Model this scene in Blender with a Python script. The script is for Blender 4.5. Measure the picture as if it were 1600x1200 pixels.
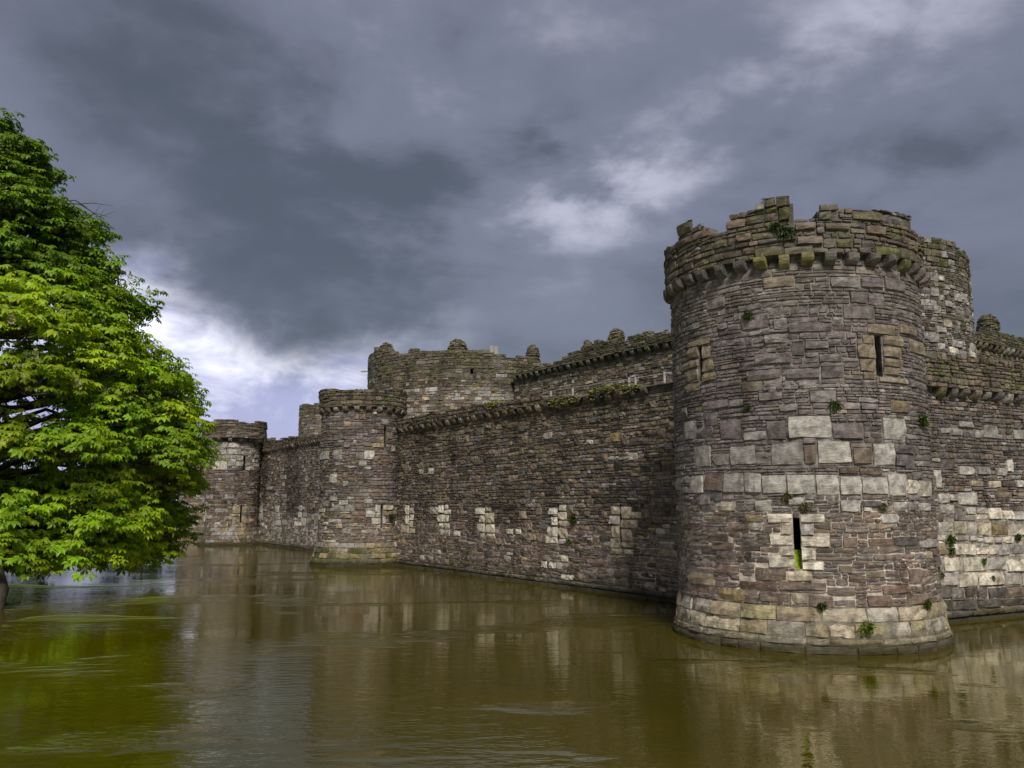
import bpy, math, random
import numpy as np
from mathutils import Vector, Matrix

for o in list(bpy.data.objects):
    bpy.data.objects.remove(o)
SC = bpy.context.scene
COL = SC.collection
R = math.radians
FPX = 1300.0                       # focal length in pixels of a 1600 x 1200 picture
PITCH = math.atan(188.0 / FPX)
EYE = np.array([0.0, 0.0, 3.6])

# ------------------------------------------------------------------ camera
cam = bpy.data.cameras.new('camera')
cam.sensor_width = 36.0
cam.lens = 36.0 * FPX / 1600.0
cam.clip_start = 0.1
cam.clip_end = 6000
camo = bpy.data.objects.new('camera', cam)
COL.objects.link(camo)
camo.location = EYE
camo.rotation_euler = (R(90) + PITCH, 0, 0)
SC.camera = camo

# ------------------------------------------------------------------ colour management
SC.view_settings.view_transform = 'Standard'
SC.view_settings.look = 'None'
SC.view_settings.gamma = 1
SC.view_settings.use_curve_mapping = False
EXPO = 1.42
SC.view_settings.exposure = EXPO
SC.cycles.use_denoising = True
SC.cycles.use_adaptive_sampling = True
SC.cycles.adaptive_threshold = 0.012
SC.cycles.max_bounces = 6
SC.cycles.diffuse_bounces = 3
SC.cycles.glossy_bounces = 3

# ------------------------------------------------------------------ sun
SUN_AZ = math.atan2(0.12, -1.0)     # compass angle (from +Y towards +X) of the brighter part of the cloud
SUN_EL = R(46)
sl = bpy.data.lights.new('sun', 'SUN')
sl.energy = 1.5
sl.angle = R(14)
sl.color = (1.0, 0.95, 0.89)
so = bpy.data.objects.new('sun', sl)
COL.objects.link(so)
sdir = Vector((math.sin(SUN_AZ) * math.cos(SUN_EL), math.cos(SUN_AZ) * math.cos(SUN_EL), math.sin(SUN_EL)))
so.rotation_euler = sdir.to_track_quat('Z', 'Y').to_euler()
so.location = (0, -20, 60)


# ------------------------------------------------------------------ node helper
class N:
    def __init__(s, tree):
        s.t = tree
        s.t.nodes.clear()

    def new(s, typ, **kw):
        n = s.t.nodes.new(typ)
        for k, v in kw.items():
            setattr(n, k, v)
        return n

    def link(s, a, b):
        s.t.links.new(a, b)

    def put(s, sock, v):
        if hasattr(v, 'is_output'):
            s.link(v, sock)
        else:
            sock.default_value = v

    def math(s, op, a, b=0.0, c=0.0, clamp=False):
        n = s.new('ShaderNodeMath', operation=op, use_clamp=clamp)
        s.put(n.inputs[0], a)
        s.put(n.inputs[1], b)
        s.put(n.inputs[2], c)
        return n.outputs[0]

    def vmath(s, op, a, b=(0, 0, 0)):
        n = s.new('ShaderNodeVectorMath', operation=op)
        s.put(n.inputs[0], a)
        s.put(n.inputs[1], b)
        return n.outputs[0]

    def mix(s, f, a, b, blend='MIX'):
        n = s.new('ShaderNodeMix', data_type='RGBA', blend_type=blend)
        s.put(n.inputs[0], f)
        s.put(n.inputs[6], a if hasattr(a, 'is_output') or len(a) == 4 else (*a, 1))
        s.put(n.inputs[7], b if hasattr(b, 'is_output') or len(b) == 4 else (*b, 1))
        return n.outputs[2]

    def noise(s, vec, scale, detail=4, rough=0.55, dist=0.0):
        n = s.new('ShaderNodeTexNoise')
        if vec is not None:
            s.link(vec, n.inputs['Vector'])
        n.inputs['Scale'].default_value = scale
        n.inputs['Detail'].default_value = detail
        n.inputs['Roughness'].default_value = rough
        n.inputs['Distortion'].default_value = dist
        return n.outputs[0]

    def ramp(s, v, a, b, lo=0.0, hi=1.0, smooth=True):
        n = s.new('ShaderNodeMapRange', interpolation_type='SMOOTHSTEP' if smooth else 'LINEAR')
        s.put(n.inputs[0], v)
        for i, q in enumerate((a, b, lo, hi)):
            s.put(n.inputs[1 + i], q)
        return n.outputs[0]


def lin(r, g, b, k=1.0):
    f = lambda c: (c / 255 / 12.92 if c / 255 <= 0.04045 else ((c / 255 + 0.055) / 1.055) ** 2.4) * k
    return (f(r), f(g), f(b))


# ------------------------------------------------------------------ world: broken rain cloud over a Nishita sky
def build_world():
    w = bpy.data.worlds.new('World')
    SC.world = w
    w.use_nodes = True
    n = N(w.node_tree)
    out = n.new('ShaderNodeOutputWorld')
    bg = n.new('ShaderNodeBackground')
    bg.inputs[1].default_value = 0.1
    n.link(bg.outputs[0], out.inputs[0])
    sky = n.new('ShaderNodeTexSky', sky_type='NISHITA')
    sky.sun_disc = False
    sky.sun_elevation = SUN_EL
    sky.sun_rotation = SUN_AZ
    tc = n.new('ShaderNodeTexCoord')
    d = tc.outputs['Generated']
    sep = n.new('ShaderNodeSeparateXYZ')
    n.link(d, sep.inputs[0])
    X, Y, Z = sep.outputs
    deg = 180 / math.pi
    az = n.math('MULTIPLY', n.math('ARCTAN2', X, Y), deg)
    el = n.math('MULTIPLY', n.math('ARCSINE', Z), deg)
    # flat cloud layer coordinates
    den = n.math('ADD', n.math('MAXIMUM', Z, 0.0), 0.22)
    cmb = n.new('ShaderNodeCombineXYZ')
    n.link(n.math('DIVIDE', X, den), cmb.inputs[0])
    n.link(n.math('DIVIDE', Y, den), cmb.inputs[1])
    P = cmb.outputs[0]
    D2 = n.vmath('MULTIPLY', d, (1.0, 1.0, 1.9))
    big = n.noise(P, 0.8, 3, 0.5, 0.3)
    mid = n.noise(D2, 3.4, 5, 0.52, 0.25)
    fine = n.noise(D2, 9.0, 6, 0.58, 0.2)
    K = 10.0 / (2 ** EXPO)
    dark = lin(82, 88, 99, K)
    grey = lin(120, 124, 141, K)
    pale = lin(188, 190, 206, K)
    v = n.math('ADD', n.math('MULTIPLY', big, 0.5), n.math('MULTIPLY', mid, 0.5))

    def blob(a0, e0, sa, se, tilt=0.0):
        da = n.math('SUBTRACT', az, a0)
        de = n.math('SUBTRACT', el, e0)
        de = n.math('SUBTRACT', de, n.math('MULTIPLY', da, tilt))
        q = n.math('ADD', n.math('POWER', n.math('ABSOLUTE', n.math('DIVIDE', da, sa)), 2.0),
                   n.math('POWER', n.math('ABSOLUTE', n.math('DIVIDE', de, se)), 2.0))
        return n.math('POWER', 2.718, n.math('MULTIPLY', q, -1.0))

    wob = n.math('SUBTRACT', mid, 0.5)
    wf = n.math('SUBTRACT', fine, 0.5)
    # thinner, lighter patches and thicker, darker ones of the cloud deck
    def thin(v, amp, k, *b_):
        return n.math('ADD', v, n.math('MULTIPLY', blob(*b_), n.math('ADD', n.math('ADD', n.math('MULTIPLY', wob, k), n.math('MULTIPLY', wf, k * 0.8)), amp)))
    v = thin(v, 0.16, 0.5, 13, 24.0, 16, 4.2, 0.34)
    v = thin(v, 0.36, 0.8, 6.0, 20.4, 6.5, 2.5, 0.15)
    v = thin(v, 0.13, 0.35, -1.5, 31, 14, 5.5, 0.1)
    v = thin(v, 0.03, 0.3, 27, 31, 11, 6.0, 0.1)
    v = thin(v, -0.27, 0.4, -11, 19.5, 17, 8.0, -0.20)
    v = thin(v, -0.20, 0.6, 3.0, 24.6, 4.0, 1.9, 0.0)
    v = thin(v, -0.10, 0.6, 24, 19.5, 10, 4.0, 0.2)
    v = n.math('ADD', v, n.math('MULTIPLY', wf, 0.15))
    c = n.mix(n.ramp(v, 0.26, 0.56), dark, grey)
    c = n.mix(n.ramp(v, 0.54, 0.92), c, pale)
    # low clearing: the cloud base lifts away from the horizon towards the west
    base = n.math('ADD', 11.6, n.math('MULTIPLY', n.math('MAXIMUM', n.math('SUBTRACT', -17.0, az), 0.0), 0.60))
    base = n.math('MINIMUM', base, 16.0)
    e2 = n.math('SUBTRACT', base, el)
    e2 = n.math('ADD', e2, n.math('MULTIPLY', wob, 10.0))
    e2 = n.math('ADD', e2, n.math('MULTIPLY', wf, 4.0))
    m = n.ramp(e2, -1.5, 4.2)
    m = n.math('MULTIPLY', m, n.ramp(az, -1.0, -11.0))
    m = n.math('MULTIPLY', m, n.ramp(az, -150.0, -95.0))
    lav = lin(172, 175, 214, K)
    wht = lin(241, 241, 252, K * 1.4)
    cf = n.noise(n.vmath('MULTIPLY', d, (1.0, 1.0, 1.7)), 7.5, 6, 0.6, 0.6)
    up = n.math('MULTIPLY', n.math('SUBTRACT', el, n.math('MULTIPLY', base, 0.62)), 0.016)
    cl = n.mix(n.ramp(n.math('ADD', cf, up), 0.38, 0.70), lav, wht)
    c = n.mix(m, c, cl)
    c = n.mix(0.04, c, sky.outputs[0])
    n.link(c, bg.inputs[0])


build_world()


# ------------------------------------------------------------------ materials
def material(name):
    m = bpy.data.materials.new(name)
    m.use_nodes = True
    n = N(m.node_tree)
    out = n.new('ShaderNodeOutputMaterial')
    return m, n, out


def pos_of(n):
    return n.new('ShaderNodeNewGeometry').outputs['Position']


def stone_material(name, spec=0.25, mortar=False):
    m, n, out = material(name)
    b = n.new('ShaderNodeBsdfPrincipled')
    n.link(b.outputs[0], out.inputs[0])
    P = pos_of(n)
    a = n.new('ShaderNodeAttribute', attribute_name='col')
    c = a.outputs['Color']
    # mineral variation inside one stone
    g1 = n.noise(P, 5.0, 5, 0.68)
    f = n.ramp(g1, 0.25, 0.75, 0.48, 1.55)
    cm = n.new('ShaderNodeVectorMath', operation='SCALE')
    n.link(c, cm.inputs[0])
    n.link(f, cm.inputs['Scale'])
    c = cm.outputs[0]
    # bedding: thin darker layers along the stone
    sc = n.vmath('MULTIPLY', P, (1.2, 1.2, 9.0))
    bed = n.noise(sc, 3.5, 3, 0.7)
    c = n.mix(n.ramp(bed, 0.5, 0.72, 0.0, 0.55), c, n.mix(1.0, c, (0.45, 0.42, 0.40), 'MULTIPLY'))
    # black algae and grime in soft runs
    st = n.vmath('MULTIPLY', P, (1.3, 1.3, 0.22))
    gr = n.noise(st, 1.1, 4, 0.65)
    c = n.mix(n.ramp(gr, 0.50, 0.70, 0.0, 0.70), c, n.mix(1.0, c, (0.36, 0.35, 0.33), 'MULTIPLY'))
    # pale crustose lichen specks
    sp = n.noise(P, 17.0, 2, 0.6)
    zone = n.noise(P, 1.7, 2, 0.5)
    sm = n.math('MULTIPLY', n.ramp(sp, 0.60, 0.67), n.ramp(zone, 0.42, 0.62))
    c = n.mix(n.math('MULTIPLY', sm, 0.45), c, (0.42, 0.41, 0.36))
    # a little yellow green lichen
    yl = n.math('MULTIPLY', n.ramp(n.noise(P, 9.0, 2, 0.6), 0.63, 0.70), n.ramp(n.noise(P, 0.6, 2, 0.5), 0.56, 0.66))
    c = n.mix(n.math('MULTIPLY', yl, 0.5), c, (0.26, 0.24, 0.05))
    # broad weathering that runs across the stones: paler washed areas and lichen film
    wa = n.noise(P, 0.75, 4, 0.62)
    c = n.mix(n.ramp(wa, 0.50, 0.72, 0.0, 0.42), c, (0.235, 0.215, 0.185))
    # waterline slime
    sep = n.new('ShaderNodeSeparateXYZ')
    n.link(P, sep.inputs[0])
    zz = n.math('ADD', sep.outputs[2], n.math('MULTIPLY', n.math('SUBTRACT', gr, 0.5), 0.5))
    za = n.math('ADD', sep.outputs[2], n.math('MULTIPLY', n.math('SUBTRACT', g1, 0.5), 1.6))
    c = n.mix(n.ramp(za, 0.25, 0.75, 0.30, 0.0), c, (0.060, 0.058, 0.018))
    c = n.mix(n.ramp(zz, 0.10, 0.42, 0.85, 0.0), c, (0.030, 0.026, 0.012))
    n.link(c, b.inputs['Base Color'])
    b.inputs['Roughness'].default_value = 0.88
    b.inputs['Specular IOR Level'].default_value = spec
    lay = n.vmath('MULTIPLY', P, (1.0, 1.0, 3.2))
    h = n.math('ADD', n.math('MULTIPLY', n.noise(lay, 7.0, 6, 0.72), 1.0), 0.0)
    bp = n.new('ShaderNodeBump')
    bp.inputs['Strength'].default_value = 0.9
    bp.inputs['Distance'].default_value = 0.045 if not mortar else 0.03
    n.link(h, bp.inputs['Height'])
    n.link(bp.outputs[0], b.inputs['Normal'])
    return m


M_STONE = stone_material('castle_stone')
M_MORTAR = stone_material('lime_mortar', 0.15, True)


def simple_material(name, col, rough=0.8, var=0.3, scale=4.0, bump=0.0, metal=0.0, attr=False):
    m, n, out = material(name)
    b = n.new('ShaderNodeBsdfPrincipled')
    n.link(b.outputs[0], out.inputs[0])
    P = pos_of(n)
    f = n.ramp(n.noise(P, scale, 6, 0.65), 0.25, 0.75, 1 - var, 1 + var)
    cm = n.new('ShaderNodeVectorMath', operation='SCALE')
    if attr:
        n.link(n.new('ShaderNodeAttribute', attribute_name='col').outputs['Color'], cm.inputs[0])
    else:
        cm.inputs[0].default_value = col
    n.link(f, cm.inputs['Scale'])
    n.link(cm.outputs[0], b.inputs['Base Color'])
    b.inputs['Roughness'].default_value = rough
    b.inputs['Metallic'].default_value = metal
    if bump:
        bp = n.new('ShaderNodeBump')
        bp.inputs['Strength'].default_value = 0.8
        bp.inputs['Distance'].default_value = bump
        n.link(n.noise(P, scale * 3, 6, 0.7), bp.inputs['Height'])
        n.link(bp.outputs[0], b.inputs['Normal'])
    return m


def leaf_material(name, trans=0.33):
    m, n, out = material(name)
    a = n.new('ShaderNodeAttribute', attribute_name='col')
    oi = n.new('ShaderNodeObjectInfo')
    P = pos_of(n)
    f = n.ramp(n.noise(P, 0.8, 3, 0.6), 0.3, 0.7, 0.8, 1.2)
    cm = n.new('ShaderNodeVectorMath', operation='SCALE')
    n.link(a.outputs['Color'], cm.inputs[0])
    n.link(f, cm.inputs['Scale'])
    c = cm.outputs[0]
    d = n.new('ShaderNodeBsdfDiffuse')
    n.link(c, d.inputs[0])
    t = n.new('ShaderNodeBsdfTranslucent')
    n.link(n.mix(1.0, c, (1.05, 1.0, 0.35), 'MULTIPLY'), t.inputs[0])
    g = n.new('ShaderNodeBsdfGlossy')
    g.inputs['Roughness'].default_value = 0.45
    g.inputs[0].default_value = (0.5, 0.55, 0.5, 1)
    m1 = n.new('ShaderNodeMixShader')
    m1.inputs[0].default_value = trans
    n.link(d.outputs[0], m1.inputs[1])
    n.link(t.outputs[0], m1.inputs[2])
    m2 = n.new('ShaderNodeMixShader')
    m2.inputs[0].default_value = 0.04
    n.link(m1.outputs[0], m2.inputs[1])
    n.link(g.outputs[0], m2.inputs[2])
    n.link(m2.outputs[0], out.inputs[0])
    return m


M_LEAF = leaf_material('foliage')
M_BARK = simple_material('bark', (0.055, 0.045, 0.033), 0.9, 0.5, 6.0, 0.03)
M_MOSS = simple_material('moss', (0.10, 0.13, 0.015), 0.95, 0.5, 9.0, 0.03, attr=True)
M_STEEL = simple_material('galvanised_steel', (0.42, 0.42, 0.40), 0.5, 0.2, 9.0, 0.0, 0.4)
M_TIMBER = simple_material('weathered_timber', (0.30, 0.28, 0.24), 0.8, 0.3, 8.0, 0.01)


def grass_material():
    m, n, out = material('meadow_grass')
    b = n.new('ShaderNodeBsdfPrincipled')
    n.link(b.outputs[0], out.inputs[0])
    P = pos_of(n)
    c = n.mix(n.ramp(n.noise(P, 0.25, 6, 0.65), 0.3, 0.7), (0.085, 0.13, 0.018), (0.15, 0.20, 0.035))
    c = n.mix(n.ramp(n.noise(P, 5.0, 5, 0.7), 0.35, 0.75, 0, 0.6), c, (0.05, 0.075, 0.012))
    sep = n.new('ShaderNodeSeparateXYZ')
    n.link(P, sep.inputs[0])
    c = n.mix(n.ramp(sep.outputs[2], 0.1, 0.5), (0.06, 0.045, 0.025), c)
    n.link(c, b.inputs['Base Color'])
    b.inputs['Roughness'].default_value = 0.95
    bp = n.new('ShaderNodeBump')
    bp.inputs['Distance'].default_value = 0.08
    n.link(n.noise(P, 12.0, 6, 0.7), bp.inputs['Height'])
    n.link(bp.outputs[0], b.inputs['Normal'])
    return m


def water_material():
    m, n, out = material('moat_water')
    b = n.new('ShaderNodeBsdfPrincipled')
    n.link(b.outputs[0], out.inputs[0])
    P = pos_of(n)
    c = n.mix(n.ramp(n.noise(P, 0.12, 4, 0.6), 0.3, 0.7), (0.044, 0.036, 0.0005), (0.060, 0.049, 0.0008))
    n.link(c, b.inputs['Base Color'])
    b.inputs['Roughness'].default_value = 0.02
    b.inputs['IOR'].default_value = 3.2
    b.inputs['Specular Tint'].default_value = (1.0, 0.93, 0.70, 1)
    # gusts: patches where the breeze ruffles the surface
    gust = n.ramp(n.noise(n.vmath('MULTIPLY', P, (0.6, 1.0, 0.0)), 0.10, 3, 0.55, 0.6), 0.40, 0.56, 0.16, 1.0)
    sep = n.new('ShaderNodeSeparateXYZ')
    n.link(P, sep.inputs[0])
    # the open water towards the far bank is more ruffled than the lee of the wall
    lee = n.ramp(n.math('ADD', n.math('MULTIPLY', sep.outputs[0], 0.83), n.math('MULTIPLY', sep.outputs[1], 0.56)), 2.0, 11.0, 1.0, 0.34)
    k = n.math('MULTIPLY', gust, lee)
    w1 = n.noise(n.vmath('MULTIPLY', P, (0.75, 2.0, 0.0)), 1.6, 3, 0.5, 0.5)
    w2 = n.noise(n.vmath('MULTIPLY', P, (1.0, 1.7, 0.0)), 4.5, 3, 0.55, 0.4)
    w3 = n.noise(n.vmath('MULTIPLY', P, (0.6, 1.0, 0.0)), 0.55, 2, 0.5, 0.3)
    h = n.math('ADD', n.math('MULTIPLY', w1, 0.020), n.math('MULTIPLY', w2, 0.0075))
    h = n.math('MULTIPLY', h, k)
    # small cat's paws where the wind touches down
    paw = n.ramp(n.noise(n.vmath('MULTIPLY', P, (0.40, 1.0, 0.0)), 0.30, 3, 0.6, 0.4), 0.56, 0.64)
    h = n.math('ADD', h, n.math('MULTIPLY', paw, n.math('ADD', n.math('MULTIPLY', w1, 0.045), n.math('MULTIPLY', w2, 0.022))))
    h = n.math('ADD', h, n.math('MULTIPLY', w3, 0.010))
    h = n.math('ADD', h, n.math('MULTIPLY', w2, 0.0012))
    bp = n.new('ShaderNodeBump')
    bp.inputs['Strength'].default_value = 1.0
    bp.inputs['Distance'].default_value = 1.0
    n.link(h, bp.inputs['Height'])
    n.link(bp.outputs[0], b.inputs['Normal'])
    return m


# ------------------------------------------------------------------ object helpers
def mesh_from(name, verts, faces, mat, cols=None, smooth=False):
    """verts (n,3) array, faces (m,4) or (m,3) array; cols (n,3) point colours"""
    me = bpy.data.meshes.new(name)
    verts = np.asarray(verts, dtype=np.float32)
    faces = np.asarray(faces, dtype=np.int32)
    k = faces.shape[1]
    me.vertices.add(len(verts))
    me.vertices.foreach_set('co', verts.ravel())
    me.loops.add(len(faces) * k)
    me.loops.foreach_set('vertex_index', faces.ravel())
    me.polygons.add(len(faces))
    me.polygons.foreach_set('loop_start', np.arange(0, len(faces) * k, k, dtype=np.int32))
    me.polygons.foreach_set('loop_total', np.full(len(faces), k, dtype=np.int32))
    me.polygons.foreach_set('use_smooth', np.full(len(faces), smooth))
    me.update(calc_edges=True)
    if cols is not None:
        at = me.color_attributes.new('col', 'FLOAT_COLOR', 'POINT')
        c4 = np.ones((len(verts), 4), dtype=np.float32)
        c4[:, :3] = cols
        at.data.foreach_set('color', c4.ravel())
    me.materials.append(mat)
    return me


def link(name, me, parent=None, loc=(0, 0, 0), kind=None, label=None, cat=None, group=None):
    o = bpy.data.objects.new(name, me)
    COL.objects.link(o)
    o.location = loc
    if parent is not None:
        o.parent = parent
    for k, v in (('kind', kind), ('label', label), ('category', cat), ('group', group)):
        if v:
            o[k] = v
    return o


def thing(name, loc, label, cat, group=None):
    return link(name, None, None, loc, 'thing', label, cat, group)


def ray(px, py):
    x = (px - 800) / FPX
    y = -(py - 600) / FPX
    return np.array([x, math.cos(PITCH) - y * math.sin(PITCH), math.sin(PITCH) + y * math.cos(PITCH)])


def to_px(p):
    q = np.asarray(p, float) - EYE
    f = q[..., 1] * math.cos(PITCH) + q[..., 2] * math.sin(PITCH)
    u = -q[..., 1] * math.sin(PITCH) + q[..., 2] * math.cos(PITCH)
    f = np.where(f < 0.1, 0.1, f)
    return 800 + FPX * q[..., 0] / f, 600 - FPX * u / f, f


def on_water(px, py):
    d = ray(px, py)
    t = -EYE[2] / d[2]
    return EYE + d * t


def vnoise(x, y, seed=0):
    """smooth value noise in 0..1, scalars or arrays"""
    x = np.asarray(x, float)
    y = np.asarray(y, float)
    xi = np.floor(x).astype(int)
    yi = np.floor(y).astype(int)
    fx = x - xi
    fy = y - yi
    fx = fx * fx * (3 - 2 * fx)
    fy = fy * fy * (3 - 2 * fy)

    def h(a, b):
        q = np.sin(a * 127.1 + b * 311.7 + seed * 74.7) * 43758.5453
        return q - np.floor(q)
    return (h(xi, yi) * (1 - fx) + h(xi + 1, yi) * fx) * (1 - fy) + (h(xi, yi + 1) * (1 - fx) + h(xi + 1, yi + 1) * fx) * fy


def vn(x, y, seed=0):
    xi, yi = math.floor(x), math.floor(y)
    fx, fy = x - xi, y - yi
    fx = fx * fx * (3 - 2 * fx)
    fy = fy * fy * (3 - 2 * fy)

    def h(a, b):
        q = math.sin(a * 127.1 + b * 311.7 + seed * 74.7) * 43758.5453
        return q - math.floor(q)
    return (h(xi, yi) * (1 - fx) + h(xi + 1, yi) * fx) * (1 - fy) + (h(xi, yi + 1) * (1 - fx) + h(xi + 1, yi + 1) * fx) * fy


# ------------------------------------------------------------------ masonry surfaces: u along, v up, w outwards
class Line:
    def __init__(s, p0, p1):
        s.p0 = np.array(p0[:2], float)
        d = np.array(p1[:2], float) - s.p0
        s.len = np.linalg.norm(d)
        s.d = d / s.len
        nn = np.array([s.d[1], -s.d[0]])
        if nn @ (EYE[:2] - s.p0) < 0:
            nn = -nn
        s.n = nn

    def map(s, u, v, w):
        u, v, w = np.broadcast_arrays(u, v, w)
        return np.stack([s.p0[0] + s.d[0] * u + s.n[0] * w, s.p0[1] + s.d[1] * u + s.n[1] * w, v], -1)

    def normal(s, u):
        return np.array([s.n[0], s.n[1], 0.0])

    def pix(s, px, py, w=0.0):
        d = ray(px, py)
        t = ((s.p0 - EYE[:2]) @ s.n + w) / (d[:2] @ s.n)
        p = EYE + d * t
        return float((p[:2] - s.p0) @ s.d), float(p[2])


class Round:
    def __init__(s, c, r, batter=None):
        s.c = np.array(c[:2], float)
        s.r = r
        e = EYE[:2] - s.c
        s.e0 = e / np.linalg.norm(e)
        s.e1 = np.array([-s.e0[1], s.e0[0]])
        if s.e1[0] < 0:
            s.e1 = -s.e1
        s.batter = batter or (lambda v: 0 * v)

    def map(s, u, v, w):
        u, v, w = np.broadcast_arrays(u, v, w)
        a = u / s.r
        rr = s.r + w + s.batter(v)
        return np.stack([s.c[0] + rr * (s.e0[0] * np.cos(a) + s.e1[0] * np.sin(a)),
                         s.c[1] + rr * (s.e0[1] * np.cos(a) + s.e1[1] * np.sin(a)), v], -1)

    def normal(s, u):
        a = u / s.r
        q = s.e0 * math.cos(a) + s.e1 * math.sin(a)
        return np.array([q[0], q[1], 0.0])

    def pix(s, px, py, w=0.0):
        d = ray(px, py)
        o = EYE[:2] - s.c
        rr = s.r + w
        A = d[:2] @ d[:2]
        B = o @ d[:2]
        C = o @ o - rr * rr
        disc = B * B - A * C
        t = (-B - math.sqrt(disc)) / A if disc > 0 else -B / A
        p = EYE + d * t
        q = p[:2] - s.c
        return float(math.atan2(q @ s.e1, q @ s.e0) * s.r), float(p[2])


# stone colours (albedo)
PAL = {
    'purple': (0.172, 0.142, 0.134), 'brown': (0.165, 0.125, 0.092), 'red': (0.178, 0.122, 0.094),
    'dark': (0.080, 0.066, 0.053), 'olive': (0.125, 0.112, 0.066), 'moss': (0.105, 0.110, 0.040),
    'pale': (0.400, 0.372, 0.325), 'grey': (0.275, 0.256, 0.230), 'tan': (0.300, 0.240, 0.150),
    'beige': (0.420, 0.362, 0.262), 'ochre': (0.255, 0.195, 0.098), 'white': (0.585, 0.530, 0.425),
    'lichen': (0.205, 0.190, 0.070), 'slate': (0.112, 0.100, 0.092),
}


def mixpal(rng, **wts):
    ks = list(wts)
    w = np.array([wts[k] for k in ks], float)
    k = ks[int(np.searchsorted(np.cumsum(w / w.sum()), rng.random()))]
    return np.array(PAL[k])


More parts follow.
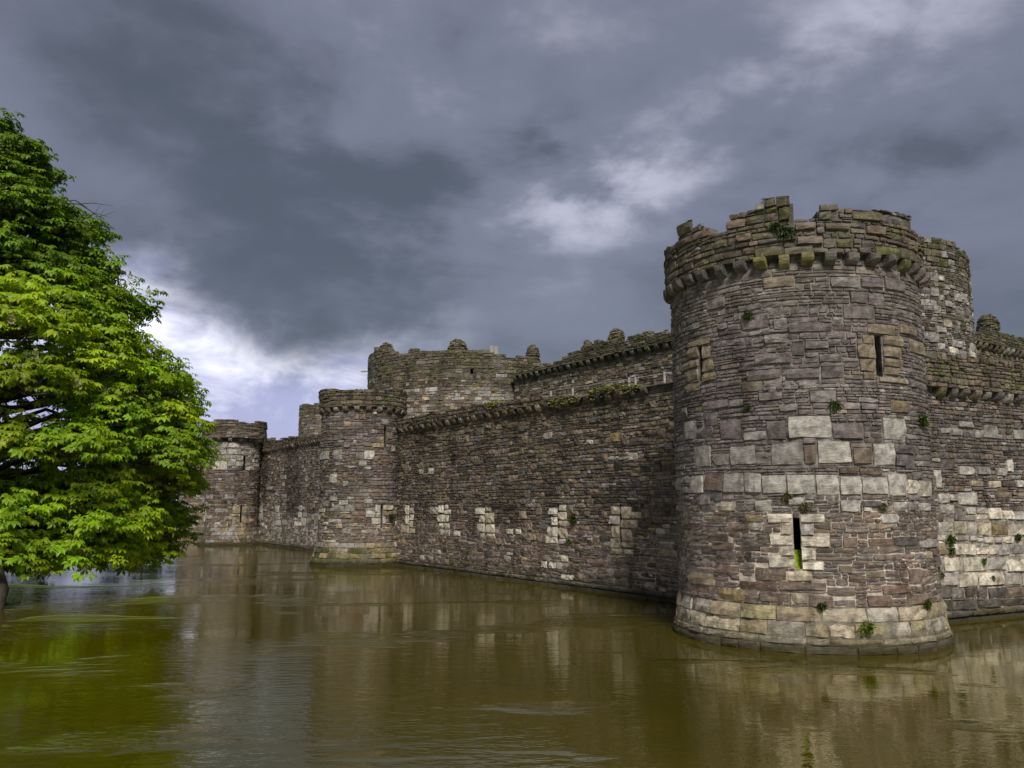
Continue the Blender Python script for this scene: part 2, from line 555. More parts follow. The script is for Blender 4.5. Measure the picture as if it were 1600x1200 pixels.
class Masonry:
    """lays rubble courses on a surface and collects stones: rows of (u0,u1,vb0,vb1,vt0,vt1,proud,depth,r,g,b)"""

    def __init__(s, surf, seed):
        s.surf = surf
        s.rng = random.Random(seed)
        s.seed = seed
        s.stones = []
        s.holes = []       # (u0,u1,v0,v1)

    def add(s, u0, u1, vb0, vb1, vt0, vt1, col, proud, depth=0.07, w=0.0):
        s.stones.append((u0, u1, vb0, vb1, vt0, vt1, w + proud, depth - w, *col))

    def lay(s, u0, u1, v0, v1, hfun, lfun, colfun, w=0.0, gap=0.010, specials=(), top=None, proud=(0.0, 0.05),
            split=0.22, depth=0.07, wob=0.22, bottom=None, nbig=0):
        rng = s.rng
        ys = [v0]
        while ys[-1] < v1 - 1e-4:
            h = hfun(ys[-1], rng)
            ys.append(ys[-1] + h)
        if len(ys) > 2 and ys[-1] - v1 > 0.5 * (ys[-1] - ys[-2]):
            ys.pop()
        ys[-1] = max(v1, ys[-2] + 0.06)
        n = len(ys) - 1

        def yk(k, u):
            if k == 0 or k == n:
                return ys[k]
            a = min(ys[k] - ys[k - 1], ys[k + 1] - ys[k])
            return ys[k] + wob * a * 2 * ((vn(u * 0.9, k * 7.3, s.seed)) - 0.5)
        blocked = [[] for _ in range(n)]
        placed = []
        extra = []
        for _ in range(nbig):          # odd larger blocks that break the coursing
            cu, cv_ = rng.uniform(u0, u1), rng.uniform(v0, v1)
            hw, hh = rng.uniform(0.14, 0.36), rng.uniform(0.12, 0.21)
            if cv_ - hh > v0 and cv_ + hh < v1:
                extra.append((cu - hw, cu + hw, cv_ - hh, cv_ + hh, tuple(colfun(cu, cv_, 2 * hw, 2 * hh, rng) * rng.uniform(0.9, 1.25))))
        for (a0, a1, b0, b1, col) in [(h[0], h[1], h[2], h[3], None) for h in s.holes] + list(specials) + extra:
            if b1 < v0 or b0 > v1:
                continue
            if col is None:
                placed.append((a0, a1, b0, b1))
                for k in range(n):
                    if ys[k + 1] > b0 + 0.02 and ys[k] < b1 - 0.02:
                        blocked[k].append((a0, a1))
                continue
            b0, b1 = max(b0, v0), min(b1, v1)
            for (x0, x1, y0, y1) in placed:
                if x0 < a1 and x1 > a0 and y0 < b1 and y1 > b0:
                    ox = min(a1, x1) - max(a0, x0)
                    oy = min(b1, y1) - max(b0, y0)
                    if ox < oy:
                        if x0 + x1 > a0 + a1:
                            a1 = x0
                        else:
                            a0 = x1
                    elif y0 + y1 > b0 + b1:
                        b1 = y0
                    else:
                        b0 = y1
            if a1 - a0 < 0.07 or b1 - b0 < 0.05:
                continue
            if top is not None and (b0 + b1) / 2 > top((a0 + a1) / 2) - 0.02:
                continue
            placed.append((a0, a1, b0, b1))
            for k in range(n):
                lo, hi = ys[k], ys[k + 1]
                if hi <= b0 or lo >= b1:
                    continue
                ov = min(hi, b1) - max(lo, b0)
                if ov < 0.2 * (hi - lo):
                    continue
                if any(x0 < a1 - 0.01 and x1 > a0 + 0.01 for (x0, x1) in blocked[k]):
                    blocked[k].append((a0, a1))
                    continue
                blocked[k].append((a0, a1))
                for (q0, q1) in ((lo, b0), (b1, hi)):
                    if q1 - q0 > 0.04 and q1 - q0 < hi - lo:
                        xx = a0
                        while xx < a1 - 0.02:
                            x2 = min(a1, xx + rng.uniform(0.18, 0.5))
                            if a1 - x2 < 0.1:
                                x2 = a1
                            g = gap
                            s.add(xx + g, x2 - g, q0 + g, q0 + g, q1 - g, q1 - g, colfun((xx + x2) / 2, q0, x2 - xx, q1 - q0, rng), proud[0], depth, w)
                            xx = x2
            g = gap * rng.uniform(0.7, 1.3)
            c = np.array(col) * rng.uniform(0.82, 1.12)
            jj = [rng.uniform(-0.012, 0.012) for _ in range(4)]
            s.add(a0 + g, a1 - g, b0 + g + jj[0], b0 + g + jj[1], b1 - g + jj[2], b1 - g + jj[3], c,
                  proud[1] + rng.uniform(0.0, 0.018), depth, w)
        for k in range(n):
            bl = sorted(blocked[k])
            segs = []
            cur = u0 - rng.uniform(0, 0.3)
            for (a, b) in bl:
                if a > cur:
                    segs.append((cur, a))
                cur = max(cur, b)
            if cur < u1:
                segs.append((cur, u1))
            h = ys[k + 1] - ys[k]
            for (a, b) in segs:
                x = a
                while x < b - 0.02:
                    L = lfun(h, rng)
                    if b - (x + L) < 0.5 * L:
                        L = b - x
                        if L > 1.5 * lfun(h, rng) and L > 0.5:
                            L *= rng.uniform(0.4, 0.6)
                    x2 = min(x + L, b)
                    parts = [(0.0, 1.0)]
                    if h > 0.13 and rng.random() < split * (0.25 + 2.0 * vn(x * 0.35, ys[k] * 0.5, s.seed + 3)):
                        m = rng.uniform(0.35, 0.65)
                        parts = [(0, m), (m, 1)]
                        if h > 0.24 and rng.random() < 0.4:
                            parts = [(0, 0.34), (0.34, 0.65), (0.65, 1)]
                    for (p, q) in parts:
                        cuts = [x, x2]
                        if len(parts) > 1 and x2 - x > 0.35 and rng.random() < 0.5:
                            cuts = [x, x + (x2 - x) * rng.uniform(0.35, 0.65), x2]
                        for c0, c1 in zip(cuts[:-1], cuts[1:]):
                            b0, b1 = yk(k, c0), yk(k, c1)
                            t0, t1 = yk(k + 1, c0), yk(k + 1, c1)
                            g = gap * rng.uniform(0.5, 1.7)
                            B0, B1 = b0 + (t0 - b0) * p + g, b1 + (t1 - b1) * p + g
                            T0, T1 = b0 + (t0 - b0) * q - g, b1 + (t1 - b1) * q - g
                            cm, vm = (c0 + c1) / 2, (B0 + T1) / 2
                            if c1 - c0 < 0.035 or T0 - B0 < 0.02:
                                continue
                            dd = depth
                            if top is not None:
                                tv = top(cm)
                                if vm > min(tv, top(c0 + 0.1 * (c1 - c0)) + 0.12, top(c1 - 0.1 * (c1 - c0)) + 0.12):
                                    continue
                                if T0 > tv - 0.32:
                                    dd = 0.42
                            if bottom is not None and vm < bottom(cm):
                                continue
                            s.add(c0 + g, c1 - g, B0, B1, T0, T1, colfun(cm, vm, c1 - c0, T0 - B0, rng),
                                  rng.uniform(*proud), dd, w)
                    x = x2

    # ---- geometry of a batch of stones
    def verts(s, arr, lod):
        rs = np.random.RandomState(s.seed * 13 + len(arr))
        S = len(arr)
        u0, u1, b0, b1, t0, t1, pr, dp = [arr[:, i][:, None, None] for i in range(8)]
        L = u1 - u0
        H = np.minimum(t0 - b0, t1 - b1)
        mn = np.minimum(L, H)
        if lod == 0:
            sv = np.array([0, 0, 0.3, 0.68, 1, 1.0])
            tv = np.array([0, 0, 0.5, 1, 1.0])
        else:
            sv = np.array([0, 0, 1, 1.0])
            tv = np.array([0, 0, 1, 1.0])
        nx, ny = len(sv), len(tv)
        ss = np.broadcast_to(sv[None, None, :], (S, ny, nx)).copy()
        tt = np.broadcast_to(tv[None, :, None], (S, ny, nx)).copy()
        inset = np.minimum(0.010, 0.08 * mn)
        isu = (inset / L)
        isv = (inset / H)
        ss[:, :, 1:2] += isu * rs.uniform(0.5, 1.5, (S, ny, 1))
        ss[:, :, -2:-1] -= isu * rs.uniform(0.5, 1.5, (S, ny, 1))
        tt[:, 1:2, :] += isv * rs.uniform(0.5, 1.5, (S, 1, nx))
        tt[:, -2:-1, :] -= isv * rs.uniform(0.5, 1.5, (S, 1, nx))
        # rounded, chipped corners
        cr = np.minimum(0.15, 0.013 / L) * rs.uniform(0.2, 1.6, (S, 4, 1))
        cv = np.minimum(0.12, 0.010 / H) * rs.uniform(0.2, 1.6, (S, 4, 1))
        for q, (yy, xx, sx, sy) in enumerate((((0, 1), (0, 1), 1, 1), ((0, 1), (-1, -2), -1, 1), ((-1, -2), (0, 1), 1, -1), ((-1, -2), (-1, -2), -1, -1))):
            for a in yy:
                for b in xx:
                    ss[:, a, b] += sx * cr[:, q, 0] * 0.6
                    tt[:, a, b] += sy * cv[:, q, 0] * 0.6
        jit = np.minimum(0.014, 0.06 * mn)
        ss[:, 1:-1, 1:-1] += rs.normal(0, 0.6, (S, ny - 2, nx - 2)) * jit / L
        tt[:, 1:-1, 1:-1] += rs.normal(0, 0.6, (S, ny - 2, nx - 2)) * jit / H
        if lod == 0:
            # wavy bed joints
            tt[:, 0:2, 2:4] += np.abs(rs.normal(0, 0.5, (S, 1, 2))) * jit / H
            tt[:, -2:, 2:4] -= np.abs(rs.normal(0, 0.5, (S, 1, 2))) * jit / H
        ss = np.clip(ss, 0, 1)
        tt = np.clip(tt, 0, 1)
        U = u0 + L * ss
        B = b0 + (b1 - b0) * ss
        T = t0 + (t1 - t0) * ss
        V = B + (T - B) * tt
        W = np.broadcast_to(pr, (S, ny, nx)).copy()
        ro = np.minimum(0.030, 0.10 * mn)
        W += rs.normal(0, 1, (S, ny, nx)) * ro * 0.6
        tu = rs.normal(0, 1, (S, 1, 1)) * ro
        tw = rs.normal(0, 1, (S, 1, 1)) * ro
        W += tu * (ss - 0.5) + tw * (tt - 0.5)
        if lod == 0:
            W[:, 1, :] -= ro[:, 0] * 0.5
            W[:, -2, :] -= ro[:, 0] * 0.5
            W[:, :, 1] -= ro[:, 0] * 0.5
            W[:, :, -2] -= ro[:, 0] * 0.5
        dpt = np.broadcast_to(-dp, (S, ny, nx))
        for sl_ in ((slice(None), 0), (slice(None), -1)):
            W[sl_] = dpt[sl_]
        W[:, :, 0] = dpt[:, :, 0]
        W[:, :, -1] = dpt[:, :, -1]
        P = s.surf.map(U, V, W).reshape(S, ny * nx, 3)
        ii = np.arange(ny * nx).reshape(ny, nx)
        f = np.stack([ii[:-1, :-1], ii[:-1, 1:], ii[1:, 1:], ii[1:, :-1]], -1).reshape(-1, 4)
        # closing face at the back for stones that stick out
        f = np.concatenate([f, [[ii[0, 0], ii[-1, 0], ii[-1, -1], ii[0, -1]]]])
        C = np.repeat(arr[:, None, 8:11], ny * nx, 1) * rs.uniform(0.9, 1.1, (S, ny * nx, 1))
        return P, f, C

    def build(s, root, lod=0, single=290, min_px=10, name='stone', stuff='rubble_masonry'):
        arr = np.array(s.stones, float)
        base = np.array(root.location)
        um = (arr[:, 0] + arr[:, 1]) / 2
        vm = (arr[:, 2] + arr[:, 5]) / 2
        A = s.surf.map(arr[:, 0], vm, 0 * um)
        Bp = s.surf.map(arr[:, 1], vm, 0 * um)
        Cc = s.surf.map(um, vm, 0 * um)
        ax, ay, _ = to_px(A)
        bx, by, _ = to_px(Bp)
        cx, cy, f = to_px(Cc)
        wpx = bx - ax
        flip = np.sign(np.nanmedian(wpx)) if isinstance(s.surf, Line) else 1.0
        wpx = wpx * flip
        hpx = (arr[:, 5] - arr[:, 2]) * FPX / f
        score = np.where((cx > 0) & (cx < 1600) & (cy > 0) & (cy < 1200) & (wpx > 0) & (vm > 0), wpx * hpx, 0)
        ok = (np.maximum(wpx, hpx) >= min_px) & (score > 0)
        order = [i for i in np.argsort(-score) if ok[i]][:single]
        pick = np.zeros(len(arr), bool)
        pick[order] = True
        if (~pick).any():
            P, fc, C = s.verts(arr[~pick], lod)
            S, V, _ = P.shape
            F = (fc[None] + (np.arange(S) * V)[:, None, None]).reshape(-1, 4)
            me = mesh_from(stuff, P.reshape(-1, 3) - base, F, M_STONE, C.reshape(-1, 3))
            link(stuff, me, root, kind='stuff')
        if pick.any():
            P, fc, C = s.verts(arr[pick], 0)
            for i in range(len(P)):
                ctr = P[i].mean(0)
                link(name, mesh_from(name, P[i] - ctr, fc, M_STONE, C[i]), root, ctr - base)


def core_grid(surf, root, u0, u1, v0, v1, wfun, holes=(), du=0.5, dv=0.5, reveal=0.9, colfun=None, name='mortar_core', extra=None):
    """the mortar bed behind the stones, with real openings and their reveals"""
    us = sorted(set([round(x, 4) for x in np.linspace(u0, u1, max(2, int((u1 - u0) / du) + 1))] + [round(q, 4) for h in holes for q in h[:2]]))
    vs = sorted(set([round(x, 4) for x in np.linspace(v0, v1, max(2, int((v1 - v0) / dv) + 1))] + [round(q, 4) for h in holes for q in h[2:4]]))
    us, vs = np.array(us), np.array(vs)
    U, V = np.meshgrid(us, vs)
    W = np.vectorize(wfun)(U, V)
    P = list(surf.map(U, V, W).reshape(-1, 3))
    uu, vv = list(U.ravel()), list(V.ravel())
    nu = len(us)
    F = []
    for j in range(len(vs) - 1):
        for i in range(nu - 1):
            um, vm = (us[i] + us[i + 1]) / 2, (vs[j] + vs[j + 1]) / 2
            if any(h[0] < um < h[1] and h[2] < vm < h[3] for h in holes):
                continue
            F.append((j * nu + i, j * nu + i + 1, (j + 1) * nu + i + 1, (j + 1) * nu + i))
    for h in holes:
        w = wfun((h[0] + h[1]) / 2, (h[2] + h[3]) / 2)
        c = [(h[0], h[2]), (h[1], h[2]), (h[1], h[3]), (h[0], h[3])]
        k = len(P)
        sp = 0.42
        for (a, b) in c:
            P.append(surf.map(a, b, w))
        for (a, b) in c:
            P.append(surf.map(a + (sp if a == h[1] else -sp), b, w - reveal))
        uu += [q[0] for q in c] * 2
        vv += [q[1] for q in c] * 2
        for i in range(4):
            j = (i + 1) % 4
            F.append((k + i, k + j, k + 4 + j, k + 4 + i))
    if extra:
        for quad in extra:
            k = len(P)
            P += list(quad)
            uu += [0] * 4
            vv += [v1] * 4
            F.append((k, k + 1, k + 2, k + 3))
    P = np.array(P)
    cols = np.array([colfun(a, b) for a, b in zip(uu, vv)]) if colfun else np.tile((0.3, 0.27, 0.23), (len(P), 1))
    me = mesh_from(name, P - np.array(root.location), np.array(F), M_MORTAR, cols)
    return link(name, me, root)


def core_ragged(surf, root, u0, u1, v0, top, w_out, w_in, du=0.22, under=None, col=(0.10, 0.09, 0.07), name='parapet_core', closed=False):
    """mortar core of a broken parapet: outer face, top, inner face, steps; under = inner w of the overhanging soffit"""
    n = max(2, int((u1 - u0) / du))
    us = np.linspace(u0, u1, n + 1)
    P, F = [], []

    def quad(a, b, c, d):
        k = len(P)
        P.extend([a, b, c, d])
        F.append((k, k + 1, k + 2, k + 3))
    tops = [max(v0 + 0.03, top((us[i] + us[i + 1]) / 2) - 0.16) for i in range(n)]
    m = lambda u, v, w: surf.map(u, v, w)
    for i in range(n):
        a, b, t = us[i], us[i + 1], tops[i]
        quad(m(a, v0, w_out), m(b, v0, w_out), m(b, t, w_out), m(a, t, w_out))
        quad(m(a, t, w_out), m(b, t, w_out), m(b, t, w_in), m(a, t, w_in))
        quad(m(b, v0, w_in), m(a, v0, w_in), m(a, t, w_in), m(b, t, w_in))
        if under is not None:
            quad(m(a, v0, w_out), m(b, v0, w_out), m(b, v0, under), m(a, v0, under))
        if i + 1 < n and abs(tops[i + 1] - t) > 1e-3:
            t2 = tops[i + 1]
            quad(m(b, t, w_out), m(b, t, w_in), m(b, t2, w_in), m(b, t2, w_out))
    if not closed:
        for e, t in ((us[0], tops[0]), (us[-1], tops[-1])):
            quad(m(e, v0, w_out), m(e, v0, w_in), m(e, t, w_in), m(e, t, w_out))
    P = np.array(P)
    me = mesh_from(name, P - np.array(root.location), np.array(F), M_MORTAR, np.tile(col, (len(P), 1)))
    return link(name, me, root)


_corbel_cache = {}


def corbel_mesh(kind, wd, ht, pr, seed):
    """a rounded corbel: a block whose lower front edge is cut to a quarter round"""
    rs = np.random.RandomState(seed)
    prof = [(0.0, 0.0), (0.25, 0.02), (0.55, 0.12), (0.80, 0.30), (0.95, 0.55), (1.0, 0.80), (0.99, 1.0), (0.0, 1.0)]
    P, F = [], []
    xs = (-0.5, -0.44, 0.0, 0.44, 0.5)
    n = len(prof)
    for xi, x in enumerate(xs):
        e = 0.93 if xi in (0, 4) else 1.0
        for (q, z) in prof:
            jit = rs.normal(0, 0.018, 3)
            P.append((x * wd + jit[0] * wd, -(q * pr * e) + jit[1] * pr * (q > 0), (z - 1.0) * ht * (e if z < 1 else 1) + jit[2] * ht * (0 < z < 1)))
    for xi in range(len(xs) - 1):
        for i in range(n):
            j = (i + 1) % n
            F.append((xi * n + i, (xi + 1) * n + i, (xi + 1) * n + j, xi * n + j))
    for xi in (0, len(xs) - 1):
        for (a, b, c, d) in ((0, 1, 2, 7), (2, 3, 4, 7), (4, 5, 6, 7)):
            F.append(tuple(xi * n + q for q in (a, b, c, d)))
    cols = np.tile(np.array(PAL[kind]), (len(P), 1))
    return mesh_from('corbel', np.array(P), np.array(F), M_STONE, cols)


def corbels(surf, root, us, v_top, wd, ht, pr, kinds, rng, w=0.0):
    base = np.array(root.location)
    for u in us:
        k = kinds(u, rng)
        key = (k, wd, ht, pr, rng.randrange(3))
        if key not in _corbel_cache:
            _corbel_cache[key] = corbel_mesh(k, wd, ht, pr, len(_corbel_cache) + 5)
        p = surf.map(u, v_top, w - 0.06)
        nrm = surf.normal(u)
        o = link('corbel', _corbel_cache[key], root, p - base + np.array([0, 0, rng.uniform(-0.015, 0.005)]))
        o.rotation_euler = (0, 0, math.atan2(nrm[0], -nrm[1]) + rng.uniform(-0.06, 0.06))
        sc = rng.uniform(0.85, 1.1)
        o.scale = (sc, rng.uniform(0.85, 1.1), rng.uniform(0.85, 1.1))


def poly_fn(pts):
    xs = np.array([p[0] for p in pts])
    ys = np.array([p[1] for p in pts])
    o = np.argsort(xs, kind='stable')
    xs, ys = xs[o], ys[o]
    return lambda u: float(np.interp(u, xs, ys))


def rects(surf, lst, ox, oy, sc, w=0.0):
    """stones read off the photograph as small rectangles, laid onto the real surface"""
    out = []
    for (x0, y0, x1, y1, k) in lst:
        ym, xm = (y0 + y1) / 2, (x0 + x1) / 2
        a, _ = surf.pix(ox + x0 * sc, oy + ym * sc, w)
        b, _ = surf.pix(ox + x1 * sc, oy + ym * sc, w)
        _, t = surf.pix(ox + xm * sc, oy + y0 * sc, w)
        _, q = surf.pix(ox + xm * sc, oy + y1 * sc, w)
        out.append((min(a, b), max(a, b), q, t, PAL[k] if k else None))
    return out


def hfun_range(a, b):
    return lambda v, rng: rng.uniform(a, b)


def lfun_std(asp=2.2, sig=0.45, lo=0.12, hi=0.95):
    return lambda h, rng: min(hi, max(lo, h * asp * math.exp(rng.gauss(0, sig))))


# =================================================================== GROUND AND WATER
BANK_D = np.array([-0.514, 0.857])
BANK_D /= np.linalg.norm(BANK_D)
WA0 = on_water(1056, 940)[:2]
WA1 = on_water(619, 882)[:2]
WALL_D = (WA1 - WA0) / np.linalg.norm(WA1 - WA0)
WALL_IN = np.array([-WALL_D[1], WALL_D[0]])
if WALL_IN @ np.array([1.0, 0.5]) < 0:
    WALL_IN = -WALL_IN
RW0 = np.array([12.6, 26.1])
RW_D = np.array([math.cos(R(27)), math.sin(R(27))])
RW_IN = np.array([-RW_D[1], RW_D[0]])


def build_ground():
    xs = np.concatenate([np.linspace(-2500, -160, 14), np.linspace(-150, 70, 221), np.linspace(80, 2500, 14)])
    ys = np.concatenate([np.linspace(-400, -30, 8), np.linspace(-25, 190, 216), np.linspace(200, 4000, 16)])
    X, Y = np.meshgrid(xs, ys)
    # outer bank west of the moat
    nb = np.array([-BANK_D[1], BANK_D[0]])
    if nb @ np.array([-1.0, 0]) < 0:
        nb = -nb
    d1 = (X + 0.35) * nb[0] + Y * nb[1] + 0.7 * (vnoise(X * 0.2, Y * 0.2, 3) - 0.6)
    # bank behind and right of the camera
    d2 = 0.9 * (1.2 + 0.42 * X - Y)
    # far bank
    d3 = (Y - 112 - 0.12 * (X + 40)) + 2.5 * (vnoise(X * 0.08, Y * 0.08, 5) - 0.5)
    # castle island
    d4 = np.minimum((X - WA0[0]) * WALL_IN[0] + (Y - WA0[1]) * WALL_IN[1] - 1.2, (X - RW0[0]) * RW_IN[0] + (Y - RW0[1]) * RW_IN[1] - 1.2)
    d5 = 96 - Y
    d4 = np.minimum(d4, d5)
    d = np.maximum.reduce([d1, d2, d3, d4])
    t = np.clip((d + 1.2) / 2.4, 0, 1)
    t = t * t * (3 - 2 * t)
    Z = -1.8 + t * 3.0 + np.clip(d, 0, 4) * 0.12
    Z += np.clip(d1, 0, 400) * 0.002 + np.clip(d3, 0, 200) * 0.012 + 0.25 * (vnoise(X * 0.15, Y * 0.15, 9) - 0.5) * (d > 1)
    P = np.stack([X, Y, Z], -1).reshape(-1, 3)
    nx = len(xs)
    ii = np.arange(len(P)).reshape(len(ys), nx)
    F = np.stack([ii[:-1, :-1], ii[:-1, 1:], ii[1:, 1:], ii[1:, :-1]], -1).reshape(-1, 4)
    link('ground', mesh_from('ground', P, F, grass_material(), smooth=True), kind='structure')
    W = np.array([(-170, -30, 0), (120, -30, 0), (120, 200, 0), (-170, 200, 0)], float)
    link('water', mesh_from('water', W, np.array([[0, 1, 2, 3]]), water_material()), kind='structure')


build_ground()

# =================================================================== MAIN CORNER TOWER
TOW_AZ, TOW_D, TOW_R = R(18.9), 25.9, 3.53
TC = np.array([TOW_D * math.sin(TOW_AZ), TOW_D * math.cos(TOW_AZ)])


def build_main_tower():
    root = thing('corner_tower', (TC[0], TC[1], 0), 'large round ruined stone tower with corbelled parapet rising from the moat', 'tower', 'castle towers')
    sf = Round(TC, TOW_R)
    rng = random.Random(11)
    PW = 0.14
    _, v_cb = sf.pix(1255, 416)            # underside of corbels
    _, v_ct = sf.pix(1255, 399)            # soffit of the parapet
    _, v_pl = sf.pix(1268, 948)            # top of the sloping plinth
    pi_r = math.pi * TOW_R
    Z1 = (1020, 290, 0.3625)
    Z2 = (1020, 640, 0.3625)
    # openings
    holes = []
    for (x0, y0, x1, y1), z in (((197, 690, 212, 842), Z1), ((963, 642, 991, 822), Z1), ((611, 462, 635, 688), Z2)):
        r_ = rects(sf, [(x0, y0, x1, y1, None)], *z)[0]
        wd_ = max(0.17, r_[1] - r_[0])
        cc_ = (r_[0] + r_[1]) / 2
        holes.append((cc_ - wd_ / 2, cc_ + wd_ / 2, r_[2], r_[3]))
    sp1 = [(150, 660, 245, 690, 'tan'), (148, 697, 195, 742, 'tan'), (122, 755, 195, 790, 'tan'), (140, 795, 195, 842, 'tan'), (135, 845, 205, 890, 'ochre'),
           (213, 690, 248, 745, 'tan'), (213, 750, 262, 800, 'tan'), (213, 803, 272, 842, 'ochre'),
           (925, 595, 1042, 640, 'tan'), (905, 642, 962, 682, 'ochre'), (880, 682, 962, 742, 'tan'), (893, 745, 962, 802, 'tan'), (905, 802, 962, 835, 'tan'),
           (992, 645, 1080, 690, 'tan'), (992, 692, 1075, 742, 'tan'), (992, 745, 1080, 782, 'tan'), (992, 784, 1065, 818, 'tan'), (975, 823, 1100, 852, 'beige'),
           (572, 783, 722, 832, 'purple'), (725, 778, 825, 830, 'purple'), (628, 842, 706, 876, 'grey'), (675, 880, 792, 935, 'grey'), (405, 792, 555, 838, 'purple'),
           (850, 455, 925, 508, 'purple'), (928, 460, 995, 515, 'purple'), (1000, 400, 1085, 452, 'purple'), (765, 392, 893, 438, 'grey'), (898, 395, 998, 440, 'purple'),
           (475, 390, 612, 438, 'tan'), (820, 515, 958, 575, 'purple'), (582, 585, 775, 630, 'purple'), (672, 522, 716, 555, 'grey'), (1065, 605, 1140, 645, 'tan'),
           (1105, 665, 1172, 725, 'tan'), (1025, 925, 1105, 980, 'ochre'), (455, 890, 560, 925, 'purple'), (330, 920, 390, 950, 'grey'), (545, 945, 625, 975, 'grey'),
           (215, 925, 325, 962, 'purple'), (715, 722, 815, 762, 'purple'), (480, 640, 580, 680, 'grey'), (715, 590, 775, 625, 'brown'), (440, 720, 600, 768, 'purple'),
           (380, 560, 500, 620, 'purple'), (655, 668, 760, 705, 'purple'), (520, 570, 580, 620, 'grey'), (280, 590, 320, 620, 'grey'), (170, 590, 200, 620, 'grey')]
    sp2 = [(582, 25, 770, 122, 'pale'), (990, 35, 1088, 130, 'pale'), (390, 92, 490, 132, 'grey'), (775, 55, 910, 125, 'purple'), (290, 40, 382, 130, 'purple'),
           (135, 48, 190, 130, 'grey'), (485, 45, 575, 130, 'purple'),
           (178, 155, 250, 245, 'pale'), (335, 153, 442, 238, 'grey'), (260, 187, 335, 240, 'grey'), (510, 140, 648, 240, 'grey'), (710, 133, 855, 232, 'pale'),
           (955, 142, 1040, 240, 'pale'), (862, 165, 950, 235, 'brown'), (652, 150, 705, 235, 'brown'), (1045, 190, 1130, 245, 'purple'),
           (160, 283, 218, 362, 'pale'), (222, 272, 300, 352, 'red'), (305, 272, 392, 360, 'grey'), (394, 270, 470, 358, 'pale'), (472, 281, 575, 362, 'pale'), (577, 279, 700, 366, 'pale'),
           (702, 280, 803, 370, 'pale'), (805, 285, 900, 368, 'pale'), (902, 290, 1014, 364, 'pale'), (1016, 275, 1096, 374, 'pale'), (1098, 300, 1150, 365, 'white'),
           (1152, 305, 1208, 375, 'white'), (95, 293, 122, 350, 'grey'), (805, 245, 888, 278, 'brown'), (890, 250, 990, 282, 'brown'),
           (270, 395, 358, 435, 'beige'), (443, 390, 512, 440, 'pale'), (585, 378, 655, 412, 'pale'), (805, 388, 895, 442, 'pale'), (900, 390, 985, 418, 'slate'),
           (1037, 398, 1095, 443, 'pale'), (908, 420, 945, 445, 'white'), (1150, 400, 1200, 440, 'pale'), (1098, 398, 1135, 440, 'grey'),
           (495, 448, 611, 488, 'white'), (552, 490, 611, 540, 'beige'), (505, 542, 611, 585, 'white'), (545, 592, 611, 630, 'white'), (500, 632, 611, 682, 'white'),
           (635, 448, 740, 488, 'white'), (635, 490, 695, 540, 'pale'), (635, 545, 765, 592, 'white'), (635, 595, 703, 650, 'white'), (635, 654, 738, 690, 'white'),
           (580, 690, 688, 740, 'beige'), (420, 488, 470, 520, 'pale'), (985, 448, 1058, 490, 'pale'), (1150, 560, 1222, 595, 'grey'), (598, 790, 668, 838, 'beige'),
           (282, 768, 392, 822, 'ochre'), (460, 785, 590, 828, 'brown'), (925, 800, 1032, 852, 'red'), (400, 455, 480, 480, 'ochre'), (320, 492, 415, 530, 'red'),
           (1040, 545, 1140, 585, 'slate'), (930, 555, 1035, 590, 'red'), (820, 550, 885, 595, 'red'), (240, 530, 325, 560, 'brown'), (255, 570, 350, 605, 'brown'),
           (265, 668, 372, 705, 'red'), (440, 672, 575, 735, 'brown'), (155, 702, 265, 752, 'tan'), (845, 712, 922, 745, 'brown'), (800, 672, 860, 705, 'brown'),
           (670, 800, 780, 850, 'red'), (1095, 795, 1205, 845, 'brown'), (375, 740, 535, 780, 'red'), (545, 745, 750, 780, 'brown'), (990, 755, 1115, 795, 'red')]
    specials = [(*q[:4], tuple(0.62 * np.array(q[4]) + 0.30 * np.array(PAL['purple']))) for q in rects(sf, sp1, *Z1)] + rects(sf, sp2, *Z2)
    v_low = rects(sf, [(600, 440, 660, 450, None)], *Z2)[0][3]
    v_mid = rects(sf, [(600, 270, 660, 370, None)], *Z2)[0][3]

    def colfun(u, v, L, h, r):
        q = (vn(u * 0.5, v * 0.8, 21))
        if v < v_low:
            c = mixpal(r, red=4.0, brown=4.5, purple=1.6, tan=0.7, grey=0.7, slate=0.8, pale=0.35)
        elif v < v_mid + 0.8:
            c = mixpal(r, purple=4, brown=3.0, slate=1.4, grey=0.9, pale=0.4)
        else:
            c = mixpal(r, purple=6.5, grey=1.0, brown=2.2, slate=1.4, tan=0.25)
            if v > v_cb - 1.2:
                c = c * 0.6 + np.array(PAL['olive']) * 0.4
        av = np.array((0.158, 0.128, 0.110) if v < v_low else (0.172, 0.147, 0.142))
        c = 0.58 * c + 0.42 * av
        return c * r.choice((r.uniform(0.62, 0.85), r.uniform(0.8, 1.15), r.uniform(1.0, 1.3))) * (0.75 + 0.5 * q)

    def hf(v, r):
        if v < v_low:
            return r.uniform(0.10, 0.19)
        return r.choice((r.uniform(0.07, 0.11), r.uniform(0.11, 0.17), r.uniform(0.15, 0.24)))

    ms = Masonry(sf, 5)
    ms.holes = holes
    uu = 0.62 * pi_r
    ms.lay(-uu, uu, v_pl, v_low, hf, lfun_std(3.1, 0.5, 0.18, 1.0), colfun, specials=specials, gap=0.0045, proud=(-0.008, 0.020), split=0.26, nbig=14, wob=0.30)
    ms.lay(-uu, uu, v_low, v_cb, hf, lfun_std(2.6, 0.5, 0.18, 1.1), colfun, specials=specials, gap=0.005, proud=(-0.012, 0.024), split=0.24, nbig=30, wob=0.30)
    # course behind the corbels
    ms.lay(-uu, uu, v_cb, v_ct, hfun_range(0.25, 0.3), lfun_std(1.3, 0.3, 0.2, 0.5), lambda *a: mixpal(rng, slate=2, purple=1) * 0.8, proud=(-0.02, 0.0))
    ms.build(root, 0, 296, 10)

